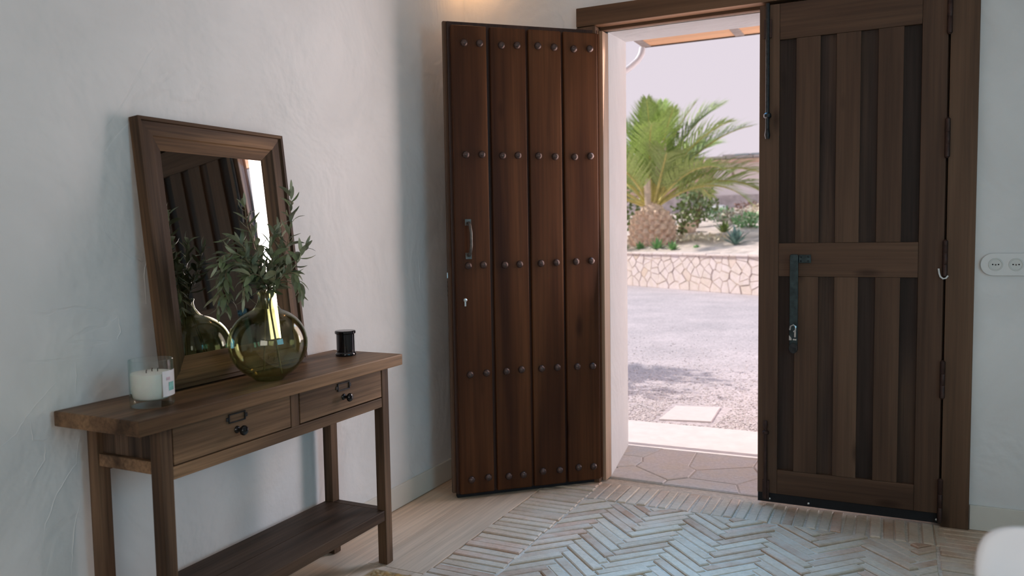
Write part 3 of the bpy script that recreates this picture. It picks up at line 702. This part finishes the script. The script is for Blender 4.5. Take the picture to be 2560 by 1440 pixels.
# axes that face the camera from the vase, so branch shapes can be drawn as right / up / towards
toc = Vector((CAM.x-VX, CAM.y-VY, 0)).normalized(); rgt = Vector((-toc.y, toc.x, 0))
BR = [  # (label, [(right, up, towards)...] from the neck, leaves per metre)
    ('olive sprig rising highest at the right edge of the mirror', [(.0, 0, 0), (.025, .05, 0), (.055, .11, .01), (.075, .18, .01), (.080, .245, .01), (.083, .30, .0)], 1.0),
    ('olive sprig rising straight above the vase neck', [(-.005, 0, 0), (-.01, .06, .02), (-.02, .13, .035), (-.045, .20, .04), (-.05, .26, .03)], 1.0),
    ('olive sprig bent over to the left and hanging beside the vase', [(-.01, 0, .01), (-.025, .045, .04), (-.055, .085, .06), (-.092, .092, .06), (-.110, .06, .06), (-.112, 0, .06), (-.108, -.035, .06)], 1.35),
    ('olive sprig leaning right over the vase shoulder', [(.01, 0, 0), (.04, .035, .02), (.075, .065, .03), (.10, .10, .02), (.118, .135, .01)], 1.2),
    ('olive sprig drooping down along the right of the vase', [(.01, 0, .01), (.045, .05, .05), (.078, .06, .07), (.095, .035, .075), (.10, -.005, .075)], 1.2),
    ('olive sprig drooping in front of the vase neck', [(0, 0, .01), (-.01, .045, .05), (-.035, .06, .085), (-.055, .035, .10), (-.062, -.01, .105)], 1.4),
    ('olive sprig spreading towards the mirror from the vase', [(-.005, 0, -.01), (-.02, .06, -.035), (-.05, .11, -.065), (-.07, .15, -.08)], 1.2),
    ('olive sprig arching up and left across the mirror', [(-.005, 0, .0), (-.02, .06, .02), (-.05, .125, .03), (-.085, .165, .03), (-.105, .165, .03)], 1.1),
    ('olive sprig hanging lowest at the far left of the bunch', [(-.01, 0, .0), (-.04, .06, .0), (-.082, .088, .005), (-.118, .065, .01), (-.132, .01, .012), (-.136, -.04, .015)], 1.35),
    ('olive sprig arching left in front of the others', [(0, 0, .01), (-.03, .07, .03), (-.07, .115, .05), (-.108, .118, .06), (-.132, .085, .06)], 1.3),
    ('olive sprig standing behind the others near the mirror glass', [(.01, 0, -.01), (.03, .07, -.02), (.05, .13, -.03), (.045, .19, -.04)], 1.2),
    ('short olive sprig in the middle of the bunch', [(.0, 0, .01), (.01, .05, .03), (.02, .10, .04), (.015, .14, .045), (.03, .175, .04)], 1.3),
]
def catmull(pts, n_=6):
    out = []
    P = [pts[0]]+pts+[pts[-1]]
    for i in range(1, len(P)-2):
        for k in range(n_):
            t = k/n_; p0, p1, p2, p3 = P[i-1], P[i], P[i+1], P[i+2]
            out.append(.5*((2*p1)+(p2-p0)*t+(2*p0-5*p1+4*p2-p3)*t*t+(3*p1-p0-3*p2+p3)*t**3))
    out.append(P[-2]); return out
rb = random.Random(11)
neck = Vector((VX, VY, NECKZ))
for bi, (lab, pts, dens) in enumerate(BR):
    ang = 2*PI*bi/len(BR)
    deep = bi in (0, 3, 5)      # three stems reach the bottom, the rest are cut short inside the neck
    foot = Vector((VX+.05*math.cos(ang), VY+.05*math.sin(ang), TZ+.022)) if deep else Vector((VX+.011*math.cos(ang), VY+.011*math.sin(ang), NECKZ-.05))
    nk = Vector((VX+.011*math.cos(ang), VY+.011*math.sin(ang), NECKZ-.03))
    P = [neck+rgt*a+Vector((0, 0, b_))+toc*c for a, b_, c in pts]
    P[0] = Vector((VX+.013*math.cos(ang), VY+.013*math.sin(ang), NECKZ+.002))
    line = catmull([foot, nk]+P, 6)
    root = empty('olive_branch', tuple(foot)); tag(root, lab, 'branch', 'olive sprigs in the glass vase')
    rel = [p_-foot for p_ in line]; N = len(rel)
    MB().tube(rel, [.0026-.0017*i/(N-1) for i in range(N)], 6).build('stem', 'olive_stem', root, smooth=True)
    # leaves in opposite pairs along the part above the neck
    start = 13; acc = 0; gap = .0088/dens; side = 0
    for i in range(start, N):
        seg = (rel[i]-rel[i-1]); acc += seg.length
        t_ = seg.normalized()
        while acc > gap:
            acc -= gap
            pos = rel[i]-t_*min(acc, seg.length)
            side += 1
            base = t_.orthogonal().normalized(); base.rotate(Matrix.Rotation(side*PI*.5+rb.uniform(-.5, .5)+(PI if side % 2 else 0), 3, t_))
            frac = (i-start)/(N-start)
            d = (t_*rb.uniform(.55, 1.1)+base*rb.uniform(.6, 1.0)+Vector((0, 0, -.25*rb.random()))).normalized()
            ln = rb.uniform(.045, .070)*(1-.25*frac)
            y_ = d.cross(Vector((0, 0, 1))).normalized() if abs(d.z) < .95 else Vector((1, 0, 0))
            z_ = d.cross(y_); 
            if z_.z < 0: y_, z_ = -y_, -z_
            mt = Matrix((d, y_, z_)).transposed(); mt = mt @ Matrix.Rotation(rb.uniform(-.9, .9), 3, 'X')
            o = link('leaf', rb.choice(leaf_mes), root); o.matrix_local = Matrix.Translation(pos) @ mt.to_4x4() @ Matrix.Scale(ln, 4)
    # tip leaf
    o = link('leaf', leaf_mes[0], root); d = (rel[-1]-rel[-2]).normalized(); y_ = d.orthogonal().normalized(); z_ = d.cross(y_)
    o.matrix_local = Matrix.Translation(rel[-1]) @ Matrix((d, y_, z_)).transposed().to_4x4() @ Matrix.Scale(.04, 4)

# ------------------------------------------------------------------ candle in a glass
cg = empty('glass_candle', (.198, -2.064, TZ+.0005)); tag(cg, 'white wax candle with two wicks in a clear glass tumbler', 'candle')
RG, HG = .0545, .121
gp = [(.002, 0), (RG-.003, 0), (RG-.0005, .003), (RG, .010), (RG, HG-.001), (RG-.0012, HG), (RG-.0028, HG-.001), (RG-.0028, .030), (RG-.006, .022), (RG-.014, .0175), (.002, .0165)]
MB().lathe(gp, 44).build('tumbler', 'clear_glass', cg, smooth=True)
rw = RG-.0031
wp = [(.002, .0172), (RG-.0150, .0180), (RG-.0085, .0235), (RG-.0064, .034), (rw-.0005, .042), (rw-.0003, .085), (rw-.003, .0865), (.002, .0868)]
wx = MB().lathe(wp, 44).build('wax', 'wax', cg, smooth=True)
for dx, dy in ((.004, -.018), (-.006, .008), (.008, .014)): MB().tube([(dx, dy, .0865), (dx, dy, .092), (dx+.001, dy+.001, .0955)], .0012, 6).build('wick', 'wick', wx)
# paper label wrapped round the right-hand side
def wrap(a0, a1, z0, z1, r_, n_=14):
    vs = []
    for rr in (r_, r_+.0004):
        for i in range(n_+1):
            a = a0+(a1-a0)*i/n_; vs += [(rr*math.cos(a), rr*math.sin(a), z0), (rr*math.cos(a), rr*math.sin(a), z1)]
    fs = []; h = 2*(n_+1)
    for i in range(n_):
        k = 2*i; fs += [(h+k, h+k+2, h+k+3, h+k+1), (k, k+1, k+3, k+2)]
    return MB().add(vs, fs)
ca = math.atan2(toc.y, toc.x)
lb = wrap(ca+.62, ca+1.75, .026, .092, RG+.0003).build('paper_label', 'label_paper', cg, smooth=True)
wrap(ca+.95, ca+1.35, .040, .062, RG+.0008, 6).build('label_print', 'label_green', lb)
wrap(ca+.82, ca+1.05, .068, .076, RG+.0008, 6).build('label_print', 'label_pink', lb)

# ------------------------------------------------------------------ black lidded jar
jr = empty('black_jar', (.152, -1.190, TZ+.0005)); tag(jr, 'small glossy black lidded jar on the far end of the console', 'jar')
MB().lathe([(.002, 0), (.0355, 0), (.0368, .003), (.0368, .008), (.0345, .011), (.0322, .013), (.0322, .078), (.002, .078)], 40).build('body', 'black_gloss', jr, smooth=True)
MB().lathe([(.002, .0783), (.0345, .0783), (.0372, .081), (.0372, .088), (.0345, .0905), (.002, .0915)], 40).build('lid', 'black_gloss', jr, smooth=True)

# ------------------------------------------------------------------ woven stool (only a corner reaches the picture)
st = empty('woven_stool', (1.06, -2.215, 0)); tag(st, 'low stool with a woven straw seat at the bottom edge', 'stool')
sw, sz = .20, .405
for sx_ in (-1, 1):
    for sy_ in (-1, 1): MB().box((sx_*(sw-.022)-.018, sy_*(sw-.022)-.018, .002), (sx_*(sw-.022)+.018, sy_*(sw-.022)+.018, sz-.03)).build('leg', 'stool_wood', st, bevel=.003)
for s_ in (-1, 1):
    MB().box((-sw+.04, s_*(sw-.022)-.012, .12), (sw-.04, s_*(sw-.022)+.012, .15)).build('stretcher', 'stool_wood', st, bevel=.002)
seat = MB(); NS = 26
for i in range(NS):
    c = -sw+2*sw*(i+.5)/NS
    line1, line2 = [], []
    for k in range(NS*2+1):
        t = -sw+2*sw*k/(NS*2); ph = PI*(t+sw)/(2*sw)*NS
        line1.append((c, t, sz-.006+.004*math.sin(ph+PI*i)+.008*math.sin(PI*(k/(NS*2)))))
        line2.append((t, c, sz-.006-.004*math.sin(ph+PI*i)+.008*math.sin(PI*(k/(NS*2)))))
    seat.tube(line1, .0066, 5); seat.tube(line2, .0066, 5)
seat.build('woven_seat', 'straw', st, smooth=True)
for s_ in (-1, 1):
    MB().tube([(-sw, s_*sw, sz-.010), (sw, s_*sw, sz-.010)], .013, 10).build('rolled_edge', 'straw', st, smooth=True)
    MB().tube([(s_*sw, -sw, sz-.010), (s_*sw, sw, sz-.010)], .013, 10).build('rolled_edge', 'straw', st, smooth=True)

# ------------------------------------------------------------------ white moulded chair (corner of its back)
ch = empty('moulded_chair', (2.285, -2.56, 0)); tag(ch, 'white moulded plastic chair at the bottom right corner', 'chair')
def shell():
    """backrest and seat as one curved shell: rows from the top of the back down to the front of the seat"""
    rows = [  # (y, z, half width, cup)
        (.236, .806, .190, .010), (.2345, .803, .208, .012), (.232, .795, .2235, .014), (.229, .783, .232, .016), (.225, .768, .236, .018), (.218, .745, .238, .022),
        (.213, .728, .234, .026), (.205, .70, .226, .032), (.190, .64, .222, .042), (.172, .57, .225, .055), (.155, .52, .228, .065), (.130, .475, .230, .07),
        (.085, .450, .232, .066), (.02, .440, .232, .056), (-.06, .438, .230, .046), (-.14, .442, .224, .034), (-.19, .440, .212, .022), (-.205, .430, .195, .016)]
    NU = 16; vs = []
    for y, z, hw_, cup in rows:
        for i in range(NU+1):
            u = -1+2*i/NU; e_ = abs(u)**2.4
            back = 1 if z > .5 else 0; k = min(max((z-.44)/.08, 0), 1)
            vs.append((u*hw_, y-cup*e_*k, z+cup*e_*(1-k)))
    fs = [(r_*(NU+1)+i, r_*(NU+1)+i+1, (r_+1)*(NU+1)+i+1, (r_+1)*(NU+1)+i) for r_ in range(len(rows)-1) for i in range(NU)]
    return MB().add(vs, fs)
so = shell().build('shell', 'chair', ch, smooth=True)
md = so.modifiers.new('thickness', 'SOLIDIFY'); md.thickness = .008; md.offset = 0
md = so.modifiers.new('round', 'SUBSURF'); md.levels = 1; md.render_levels = 2
for sx_ in (-1, 1):
    for sy_ in (-1, 1): MB().tube([(sx_*.12, sy_*.10, .440), (sx_*.20, sy_*.19, .004)], [.016, .011], 10).build('leg', 'stool_wood', ch, smooth=True)

# ================================================================== OUTSIDE
GZ = -.03
struct(MB().box((-1.6, .7005, -.25), (6.0, 1.27, -.001)).build('porch_paving', 'paving', bevel=.004), 'pale sunlit paving strip outside the doorway')
def terr_line(x): return 11.29+(-.363-x)*.668       # front face of the garden wall
def tz(x, y):
    f = terr_line(x)
    if y < f+.2: return GZ+.0*(y)
    t = min(max((y-f-.2)/.25, 0), 1)
    return GZ+(.66-GZ)*t+max(0, y-f-.5)*.088
xs_ = [-26, -18, -14, -11, -9, -8, -7, -6, -5, -4.5, -4, -3.5, -3, -2.5, -2, -1.5, -1, -.5, 0, .5, 1, 2, 3, 5, 8, 14, 24]
# gravel court
gv = MB(); 
gv.add([(-26, 1.27, GZ), (24, 1.27, GZ), (24, terr_line(24)+.3, GZ), (-26, terr_line(-26)+.3, GZ)], [(0, 1, 2, 3)])
gv.add([(-26, 1.27, GZ), (-1.6, 1.27, GZ), (-1.6, -6, GZ), (-26, -6, GZ)], [(3, 2, 1, 0)])
gv.add([(6.0, 1.27, GZ), (24, 1.27, GZ), (24, -6, GZ), (6.0, -6, GZ)], [(3, 2, 1, 0)])
struct(gv.build('ground_gravel', 'gravel'), 'pale gravel court outside the door')
# terrace behind the stone wall
tv = MB(); offs = [.25, .5, .9, 1.5, 2.2, 3, 4, 5.5, 7.5, 10, 13, 17, 22, 30, 45, 70]
rg = random.Random(3); vs = []
for x in xs_:
    for o_ in offs:
        y = terr_line(x)+o_; z = .655+max(0, o_-.5)*.088 + (rg.uniform(-.05, .05) if o_ > 1 else 0)
        if o_ <= .25: z = .63
        vs.append((x, y, min(z, 3.6)))
no = len(offs); fs = [(i*no+j, (i+1)*no+j, (i+1)*no+j+1, i*no+j+1) for i in range(len(xs_)-1) for j in range(no-1)]
struct(tv.add(vs, fs).build('ground_terrace', 'soil', smooth=True), 'raised garden terrace behind the low stone wall')

# pebbles near the door: nobody could count them
ico = bmesh.new(); bmesh.ops.create_icosphere(ico, subdivisions=1, radius=1); iv = np.array([v_.co[:] for v_ in ico.verts]); itri = np.array([[v_.index for v_ in f.verts] for f in ico.faces]); ico.free()
rn = np.random.RandomState(4); NP_ = 15000
yy = 1.29+np.minimum(rn.exponential(.85, NP_), 5.5); xx = -1.4+rn.rand(NP_)*3.2
ok_ = ~((xx > .54) & (xx < .93) & (yy > 1.40) & (yy < 1.97)); xx, yy = xx[ok_], yy[ok_]; NP_ = len(xx)
V_ = []; F_ = []
for i in range(NP_):
    s_ = rn.uniform(.003, .0085); sc = np.array([s_*rn.uniform(.8, 1.5), s_*rn.uniform(.8, 1.4), s_*rn.uniform(.5, .9)])
    a = rn.rand()*6.28; rot = np.array([[math.cos(a), -math.sin(a), 0], [math.sin(a), math.cos(a), 0], [0, 0, 1]])
    V_.append((iv*sc)@rot.T+np.array([xx[i], yy[i], GZ+sc[2]*.35])); F_.append(itri+len(iv)*i)
V_ = np.concatenate(V_); F_ = np.concatenate(F_)
me = bpy.data.meshes.new('gravel_pebbles'); me.from_pydata(V_.tolist(), [], F_.tolist()); me.materials.append(M['pebble'])
tag(link('gravel_pebbles', me), 'loose grey pebbles scattered over the gravel court', 'pebbles', kind='stuff')

o = MB().prism([(.575, 1.44), (.895, 1.50), (.865, 1.93), (.575, 1.87)], GZ-.03, GZ+.010).build('stepping_stone', 'slab', bevel=.004)
tag(o, 'flat pale stepping stone set in the gravel by the door', 'stepping stone')

# rubble garden wall, each stone its own piece
wd = Vector((1, -.668, 0)).normalized(); wang = math.atan2(wd.y, wd.x)
sw_ = empty('wall_garden', (-3.46, terr_line(-3.46), GZ), wang); struct(sw_, 'low retaining wall of pale rubble stones')
rs = random.Random(21)
WL0, WL1, WH = -5.0, 5.6, .70
MB().box((WL0-6, .035, 0), (WL1+6, .34, WH-.01)).build('wall_core', 'stone_joint', sw_)
seeds = []
y = .07
rows_ = [.07, .20, .325, .44, .555, .655]
for ri_, zz in enumerate(rows_):
    x = WL0+rs.uniform(0, .2)
    while x < WL1:
        wst = rs.uniform(.17, .40); seeds.append((x+wst/2, zz+rs.uniform(-.05, .05))); x += wst
for q in voronoi(seeds, (WL0, 0, WL1, WH), .009):
    cx = sum(p_[0] for p_ in q)/len(q); cz = sum(p_[1] for p_ in q)/len(q)
    q = [(a-cx, b_-cz) for a, b_ in q]
    dpt = rs.uniform(.0, .022)
    MB().prism(q, .05, dpt, 'y', .95).build('stone', 'stone', sw_, loc=(cx, 0, cz))
x = WL0
while x < WL1:
    wst = rs.uniform(.35, .7); x1 = min(x+wst, WL1)
    MB().box((x+.006, -.03, WH-.008), (x1-.006, .36, WH+.035+rs.uniform(-.008, .012))).build('coping_stone', 'stone', sw_, bevel=.012, seg=2); x = x1

# porch roof above the doorway, its gutter and downpipe
pr = empty('porch_roof', (.24, .70, 2.66)); tag(pr, 'porch roof of orange-brown boards above the doorway', 'porch roof')
PO = Vector((.24, .70, 2.66))
def rz(y): return 2.517
for i in range(10):
    y0 = .70+.156*i; y1 = y0+.152
    MB().prism([(y0-PO.y, rz(y0)-PO.z), (y1-PO.y, rz(y1)-PO.z), (y1-PO.y, rz(y1)-PO.z+.02), (y0-PO.y, rz(y0)-PO.z+.02)], 0, 5.2, 'x').build('roof_board', 'porch_plank', pr)
for xj in (.0, .66, 1.32, 1.98, 2.64, 3.3, 3.96, 4.62):
    MB().box((xj, 0, rz(0)-PO.z-.006), (xj+.06, 1.555, rz(0)-PO.z-.0005)).build('joist', 'porch_joist', pr)
MB().box((-.01, 1.5565, rz(2.2)-PO.z-.006), (5.2, 1.575, rz(2.2)-PO.z+.06)).build('fascia', 'fascia', pr)
dp = MB().tube(catmull([Vector(p_) for p_ in ((.236, 2.26, 2.51), (.225, 2.25, 2.455), (.185, 2.22, 2.395), (.12, 2.05, 2.30), (.12, 1.4, 2.18), (.14, .95, 2.08), (.15, .76, 1.95), (.15, .735, 1.7), (.15, .735, .0))], 6), .024, 12).build('gutter_pipe', 'gutter', smooth=True)
tag(dp, 'white curved rain pipe at the end of the porch roof', 'pipe')

# ------------------------------------------------------------------ palm tree
px_, py_ = -3.63, 16.0
pz_ = .66+.088*max(0, py_-terr_line(px_)-.5)-.10
palm = empty('palm_tree', (px_, py_, pz_)); tag(palm, 'short thick-trunked palm tree with arching green fronds beyond the wall', 'palm tree')
TH = 1.05
MB().lathe([(.42, 0), (.47, .12), (.47, .4), (.42, .62), (.34, .8), (.26, 1.0), (.10, 1.15)], 20).build('trunk', 'bark', palm, smooth=True)
sc_me = MB().add([(0, -.085, -.02), (0, .085, -.02), (.10, .055, .05), (.10, -.055, .05), (.0, -.05, .15), (0, .05, .15), (.13, .02, .12), (.13, -.02, .12)],
                 [(0, 3, 2, 1), (3, 7, 6, 2), (7, 4, 5, 6), (0, 4, 7, 3), (1, 2, 6, 5), (0, 1, 5, 4)]).mesh('leaf_boot'); sc_me.materials.append(M['bark'])
rp = random.Random(9)
for ring in range(7):
    z = .04+ring*.115; rr = (.45 if ring < 4 else .45-.05*(ring-3)); nn = 12
    for k in range(nn):
        a = 2*PI*(k+.5*(ring % 2))/nn
        link('leaf_boot', sc_me, palm, (rr*math.cos(a), rr*math.sin(a), z), (rp.uniform(-.1, .1), rp.uniform(-.2, .1), a), (rp.uniform(1.1, 1.5),)*3)
def frond(length, droop, n_leaf, seed, drytip=False):
    """rachis in the local XZ plane starting along +X, with leaflets on both sides"""
    r_ = random.Random(seed); pts = []; ang = 0; p_ = Vector((0, 0, 0)); ns = 16
    pts.append(p_.copy())
    for i in range(ns):
        ang = -droop*((i+1)/ns)**1.6
        p_ = p_+Vector((math.cos(ang), 0, math.sin(ang)))*(length/ns); pts.append(p_.copy())
    rach = MB().tube(pts, [.040*(1-.85*i/ns) for i in range(ns+1)], 5).mesh('rachis', smooth=True); rach.materials.append(M['rachis'])
    lf = MB()
    for i in range(n_leaf):
        t = .18+.82*i/(n_leaf-1); f = t*ns; k = min(int(f), ns-1); q = pts[k].lerp(pts[k+1], f-k); tan = (pts[k+1]-pts[k]).normalized()
        nrm = Vector((-tan.z, 0, tan.x))
        L = length*(.30*math.sin(PI*min(1, .12+t*.86))+.05)*r_.uniform(.85, 1.1)
        for s_ in (-1, 1):
            d = (tan*(.55+.5*t)+Vector((0, s_, 0))*(.85-.3*t)+nrm*r_.uniform(.05, .45)).normalized()
            wv = (d.cross(nrm)).normalized()*.020
            mid = q+d*L*.5+Vector((0, 0, -.01*L)); tip = q+d*L+Vector((0, 0, -.16*L))
            lf.add([q-wv*.5, q+wv*.5, mid+wv, mid-wv, tip], [(0, 1, 2, 3), (3, 2, 4)])
    lm = lf.mesh('leaflets'); lm.materials.append(M['palm_leaf']); return rach, lm
FR = [frond(2.4, .8, 46, 1), frond(2.6, 1.15, 48, 2), frond(2.2, .5, 44, 3), frond(2.5, 1.35, 46, 4)]
ra = random.Random(17)
pr_ = math.atan2(CAM.y-py_, CAM.x-px_)+PI/2          # heading of "right" as seen from the door
hand = [(0, 72, 1.05, 0), (6, 56, 1.08, 0), (-8, 34, .95, 3), (14, 40, .95, 1), (60, 86, 1.0, 2), (175, 66, 1.0, 0), (186, 50, 1.05, 0), (170, 34, 1.0, 1), (190, 24, 1.0, 3), (100, 76, 1.0, 2),
        (-60, 74, .9, 2), (-100, 62, .9, 0), (-75, 48, .85, 1), (-120, 44, .9, 1), (-45, 40, .85, 1), (-140, 60, .95, 0), (-30, 60, .95, 0), (40, 55, 1.0, 0), (140, 58, 1.0, 0), (90, 50, 1.0, 0), (120, 35, 1.0, 1), (60, 32, 1.0, 1), (-90, 82, .95, 2), (0, 80, 1.0, 2), (180, 80, 1.0, 2), (-155, 30, .9, 3), (-25, 30, .85, 3)]
for i, (a_, e_, l_, kind) in enumerate(hand):
    az = pr_+math.radians(a_+ra.uniform(-4, 4)); el = math.radians(e_+ra.uniform(-2, 2)); t = 1-e_/90
    rch, lfm = FR[kind]; rb_ = .06+.22*t; zb_ = 1.22-.25*t
    mtx = Matrix.Translation((rb_*math.cos(az), rb_*math.sin(az), zb_)) @ Matrix.Rotation(az, 4, 'Z') @ Matrix.Rotation(-el, 4, 'Y') @ Matrix.Rotation(ra.uniform(-.4, .4), 4, 'X') @ Matrix.Scale(1.17*l_, 4)
    fo = link('frond', lfm, palm); fo.matrix_local = mtx
    so_ = link('rachis', rch, fo)
# pale cut stubs and flower sheaths in the crown
for (dx, dz, h_) in ((.02, 1.05, .62), (.40, 2.2, .34), (.30, 1.75, .28)):
    MB().tube([(dx, -.45, dz), (dx+.02, -.55, dz+h_*.5), (dx+.04, -.58, dz+h_)], [.075, .085, .06], 8).build('cut_stub', 'palm_cut', palm, smooth=True)

# ------------------------------------------------------------------ other planting
def gz(x, y): return .655+max(0, y-terr_line(x)-.5)*.088
def leafy(name, x, y, h_, rad, nleaf, ls, m_, label, cat='shrub', group=None, seed=0, dz=-.03):
    r_ = random.Random(seed); root = empty(name, (x, y, gz(x, y)+dz)); tag(root, label, cat, group)
    stm = MB()
    for k in range(5):
        a = r_.uniform(0, 6.28); stm.tube([(0, 0, 0), (rad*.3*math.cos(a), rad*.3*math.sin(a), h_*.45), (rad*.65*math.cos(a+.4), rad*.65*math.sin(a+.4), h_*.85)], [.03*h_, .02*h_, .008*h_], 5)
    stm.build('stems', 'olive_stem', root)
    lf = MB()
    for k in range(nleaf):
        while True:
            q = Vector((r_.uniform(-1, 1), r_.uniform(-1, 1), r_.uniform(-1, 1)))
            if q.length < 1: break
        q = Vector((q.x*rad, q.y*rad, h_*.55+q.z*h_*.47))
        d = Vector((r_.uniform(-1, 1), r_.uniform(-1, 1), r_.uniform(-.4, .8))).normalized(); w = d.orthogonal().normalized()*ls*.32; l_ = ls*r_.uniform(.7, 1.2)
        lf.add([q, q+d*l_*.5+w, q+d*l_, q+d*l_*.5-w], [(0, 1, 2, 3)])
    tag(lf.build('foliage', m_, root), kind='stuff')
    return root
def rosette(name, x, y, n_, ln, wid, m_, label, cat='plant', group=None, seed=0, elmin=15):
    r_ = random.Random(seed); root = empty(name, (x, y, gz(x, y)-.02)); tag(root, label, cat, group)
    for k in range(n_):
        a = k*2.39996; el = math.radians(elmin+(85-elmin)*(1-k/n_)); L = ln*r_.uniform(.8, 1.1)
        d = Vector((math.cos(a)*math.cos(el), math.sin(a)*math.cos(el), math.sin(el))); s_ = Vector((-math.sin(a), math.cos(a), 0))*wid; u_ = d.cross(s_).normalized()*wid*.35
        p0, p1, p2 = Vector((0, 0, 0)), d*L*.5, d*L+Vector((0, 0, -.08*L))
        MB().add([p0-s_*.6, p0+s_*.6, p0-u_, p1-s_, p1+s_, p1-u_*1.2, p2], [(0, 3, 4, 1), (0, 2, 5, 3), (1, 4, 5, 2), (3, 6, 4), (3, 5, 6), (4, 6, 5), (0, 1, 2)]).build('leaf', m_, root)
    return root
leafy('garden_shrub', -3.55, 20.5, 1.35, .62, 420, .16, 'shrub_leaf', 'loose yellow-green shrub right behind the palm trunk', seed=1)
leafy('garden_shrub', -3.15, 16.9, .9, .30, 170, .13, 'shrub_leaf', 'small leafy shrub touching the right side of the palm trunk', seed=2)
leafy('garden_shrub', -4.9, 17.4, 1.5, .7, 320, .17, 'shrub_leaf', 'leafy shrub left of the palm trunk', seed=3)
for i, (x, y, h_) in enumerate(((-4.05, 15.0, .22), (-3.55, 14.7, .24), (-3.05, 14.4, .34), (-2.65, 14.2, .26), (-2.05, 13.9, .15))):
    rosette('green_plant', x, y, 16, h_, .045, 'groundcover', ('bright green leafy plant at the foot of the palm, leftmost', 'bright green leafy plant at the foot of the palm, second from left', 'largest bright green leafy plant on top of the stone wall', 'bright green leafy plant just right of the largest one', 'small flat green plant furthest right on the wall top')[i], 'plant', 'green plants along the wall top', i)
rosette('agave_plant', -1.35, 14.6, 22, .46, .05, 'agave', 'blue-green agave above the stone wall on the right', seed=8)
rosette('yucca_plant', -2.15, 17.4, 14, .44, .05, 'shrub_leaf', 'single upright green plant standing on the bare soil', seed=9, elmin=40)
for i, (x, y, r_, m_, lab) in enumerate(((-2.55, 21.0, .55, 'dry_leaf', 'pale dry shrub in the middle of the terrace'), (-3.25, 22.4, .50, 'groundcover', 'low greyish green shrub beside the white tank'),
        (-1.9, 22.8, .62, 'dry_leaf', 'pale feathery dry shrub near the right door edge'), (-2.5, 24.6, .85, 'reddish_bush', 'dark reddish bush against the far house'), (-2.35, 16.0, .8, 'dry_leaf', 'flat dry ground plant on the terrace by the agave'), (-1.7, 18.6, .45, 'groundcover', 'low green tuft at the right of the terrace'))):
    leafy('low_shrub', x, y, .5 if i != 4 else .2, r_, 260, .11, m_, lab, 'shrub', seed=30+i, dz=-.08)
# earth bank shading the terrace
# white tank / pot
wt = empty('water_tank', (-3.55, 23.5, gz(-3.55, 23.5)-.05)); tag(wt, 'small white tank in the garden behind the shrub', 'tank')
MB().box((-.27, -.22, 0), (.27, .22, .46)).build('body', 'white_paint', wt, bevel=.05, seg=3); MB().box((-.20, -.16, .461), (.20, .16, .50)).build('lid', 'white_paint', wt, bevel=.01)
pt = empty('clay_pot', (-3.3, 18.2, gz(-3.3, 18.2)-.03)); tag(pt, 'round clay pot beside the palm shrub', 'pot')
MB().lathe([(.02, 0), (.16, 0), (.24, .10), (.26, .22), (.22, .30), (.24, .33), (.21, .33), (.18, .30), (.02, .28)], 20).build('body', 'bark', pt, smooth=True)

# ------------------------------------------------------------------ far house
hs = empty('farm_house', (-4.2, 30, 2.2)); tag(hs, 'low white house with stone base and tiled eaves in the distance', 'house')
HO = Vector((-4.2, 30, 2.2))
def hb(a, b_): return MB().box(tuple(Vector(a)-HO), tuple(Vector(b_)-HO))
hb((-5.05, 30.0, 2.50), (3.0, 34, 4.05)).build('wall', 'house_white', hs)
hb((-9.5, 30.6, 2.2), (-5.06, 34, 3.9)).build('side_wall', 'house_pink', hs)
hb((-9.5, 29.95, 1.6), (3.0, 30.4, 2.52)).build('stone_base', 'house_base', hs)
wf = hb((-5.0, 29.94, 2.82), (-4.52, 29.995, 3.62)).build('window_panel', 'white_paint', hs)
hb((-9.5, 29.2, 3.66), (-4.75, 29.3, 3.80)).build('eave_beam', 'porch_joist', hs)
hb((-9.5, 29.1, 3.80), (3.0, 30.0, 3.90)).build('eave', 'house_pink', hs)
hb((-4.6, 29.5, 3.86), (3.2, 34.5, 4.12)).build('roof', 'roof_tile', hs)
for i in range(12):
    x0 = -9.6+i*1.05
    MB().prism([(-1.0, 1.72), (3.9, 2.15), (3.9, 2.25), (-1.0, 1.82)], x0-HO.x, x0+1.0-HO.x, 'x').build('roof_slab', 'roof_tile', hs)
hb((-4.1, 29.4, 3.93), (-3.55, 29.49, 4.12)).build('attic_window', 'house_glass', hs); hb((-3.45, 29.4, 3.93), (-2.8, 29.49, 4.12)).build('attic_window', 'house_glass', hs)
MB().tube([(-4.25-HO.x, -.05, 1.08), (-4.2-HO.x, -.5, 1.32), (-3.95-HO.x, -.75, 1.46)], .06, 6).build('eave_bracket', 'porch_joist', hs)

# tree standing left of the doorway, outside the picture: its shade falls on the gravel
rt_ = random.Random(5); ot = empty('olive_tree', (-4.0, 2.68, GZ)); tag(ot, 'olive tree standing left of the door, shading the gravel', 'tree')
tm = MB().tube([(0, 0, 0), (.08, .03, .8), (.0, .08, 1.5), (.05, .0, 2.1)], [.14, .11, .09, .05], 8)
for k in range(7):
    a = 2*PI*k/7; tm.tube([(0, .05, 1.4), (.4*math.cos(a), .3*math.sin(a), 2.1), (.8*math.cos(a), .45*math.sin(a), 2.6)], [.05, .03, .012], 5)
tm.build('trunk', 'olive_stem', ot, smooth=True)
lf = MB()
for k in range(5200):
    q = Vector((rt_.gauss(0, .33), rt_.gauss(0, .17)+(.28 if k % 4 else -.42), 2.55+rt_.gauss(0, .24)))
    d = Vector((rt_.uniform(-1, 1), rt_.uniform(-1, 1), rt_.uniform(-1, 1))).normalized(); w = d.orthogonal().normalized()*.022
    lf.add([q, q+d*.07+w, q+d*.14, q+d*.07-w], [(0, 1, 2, 3)])
tag(lf.build('foliage', 'olive_leaf', ot), kind='stuff')
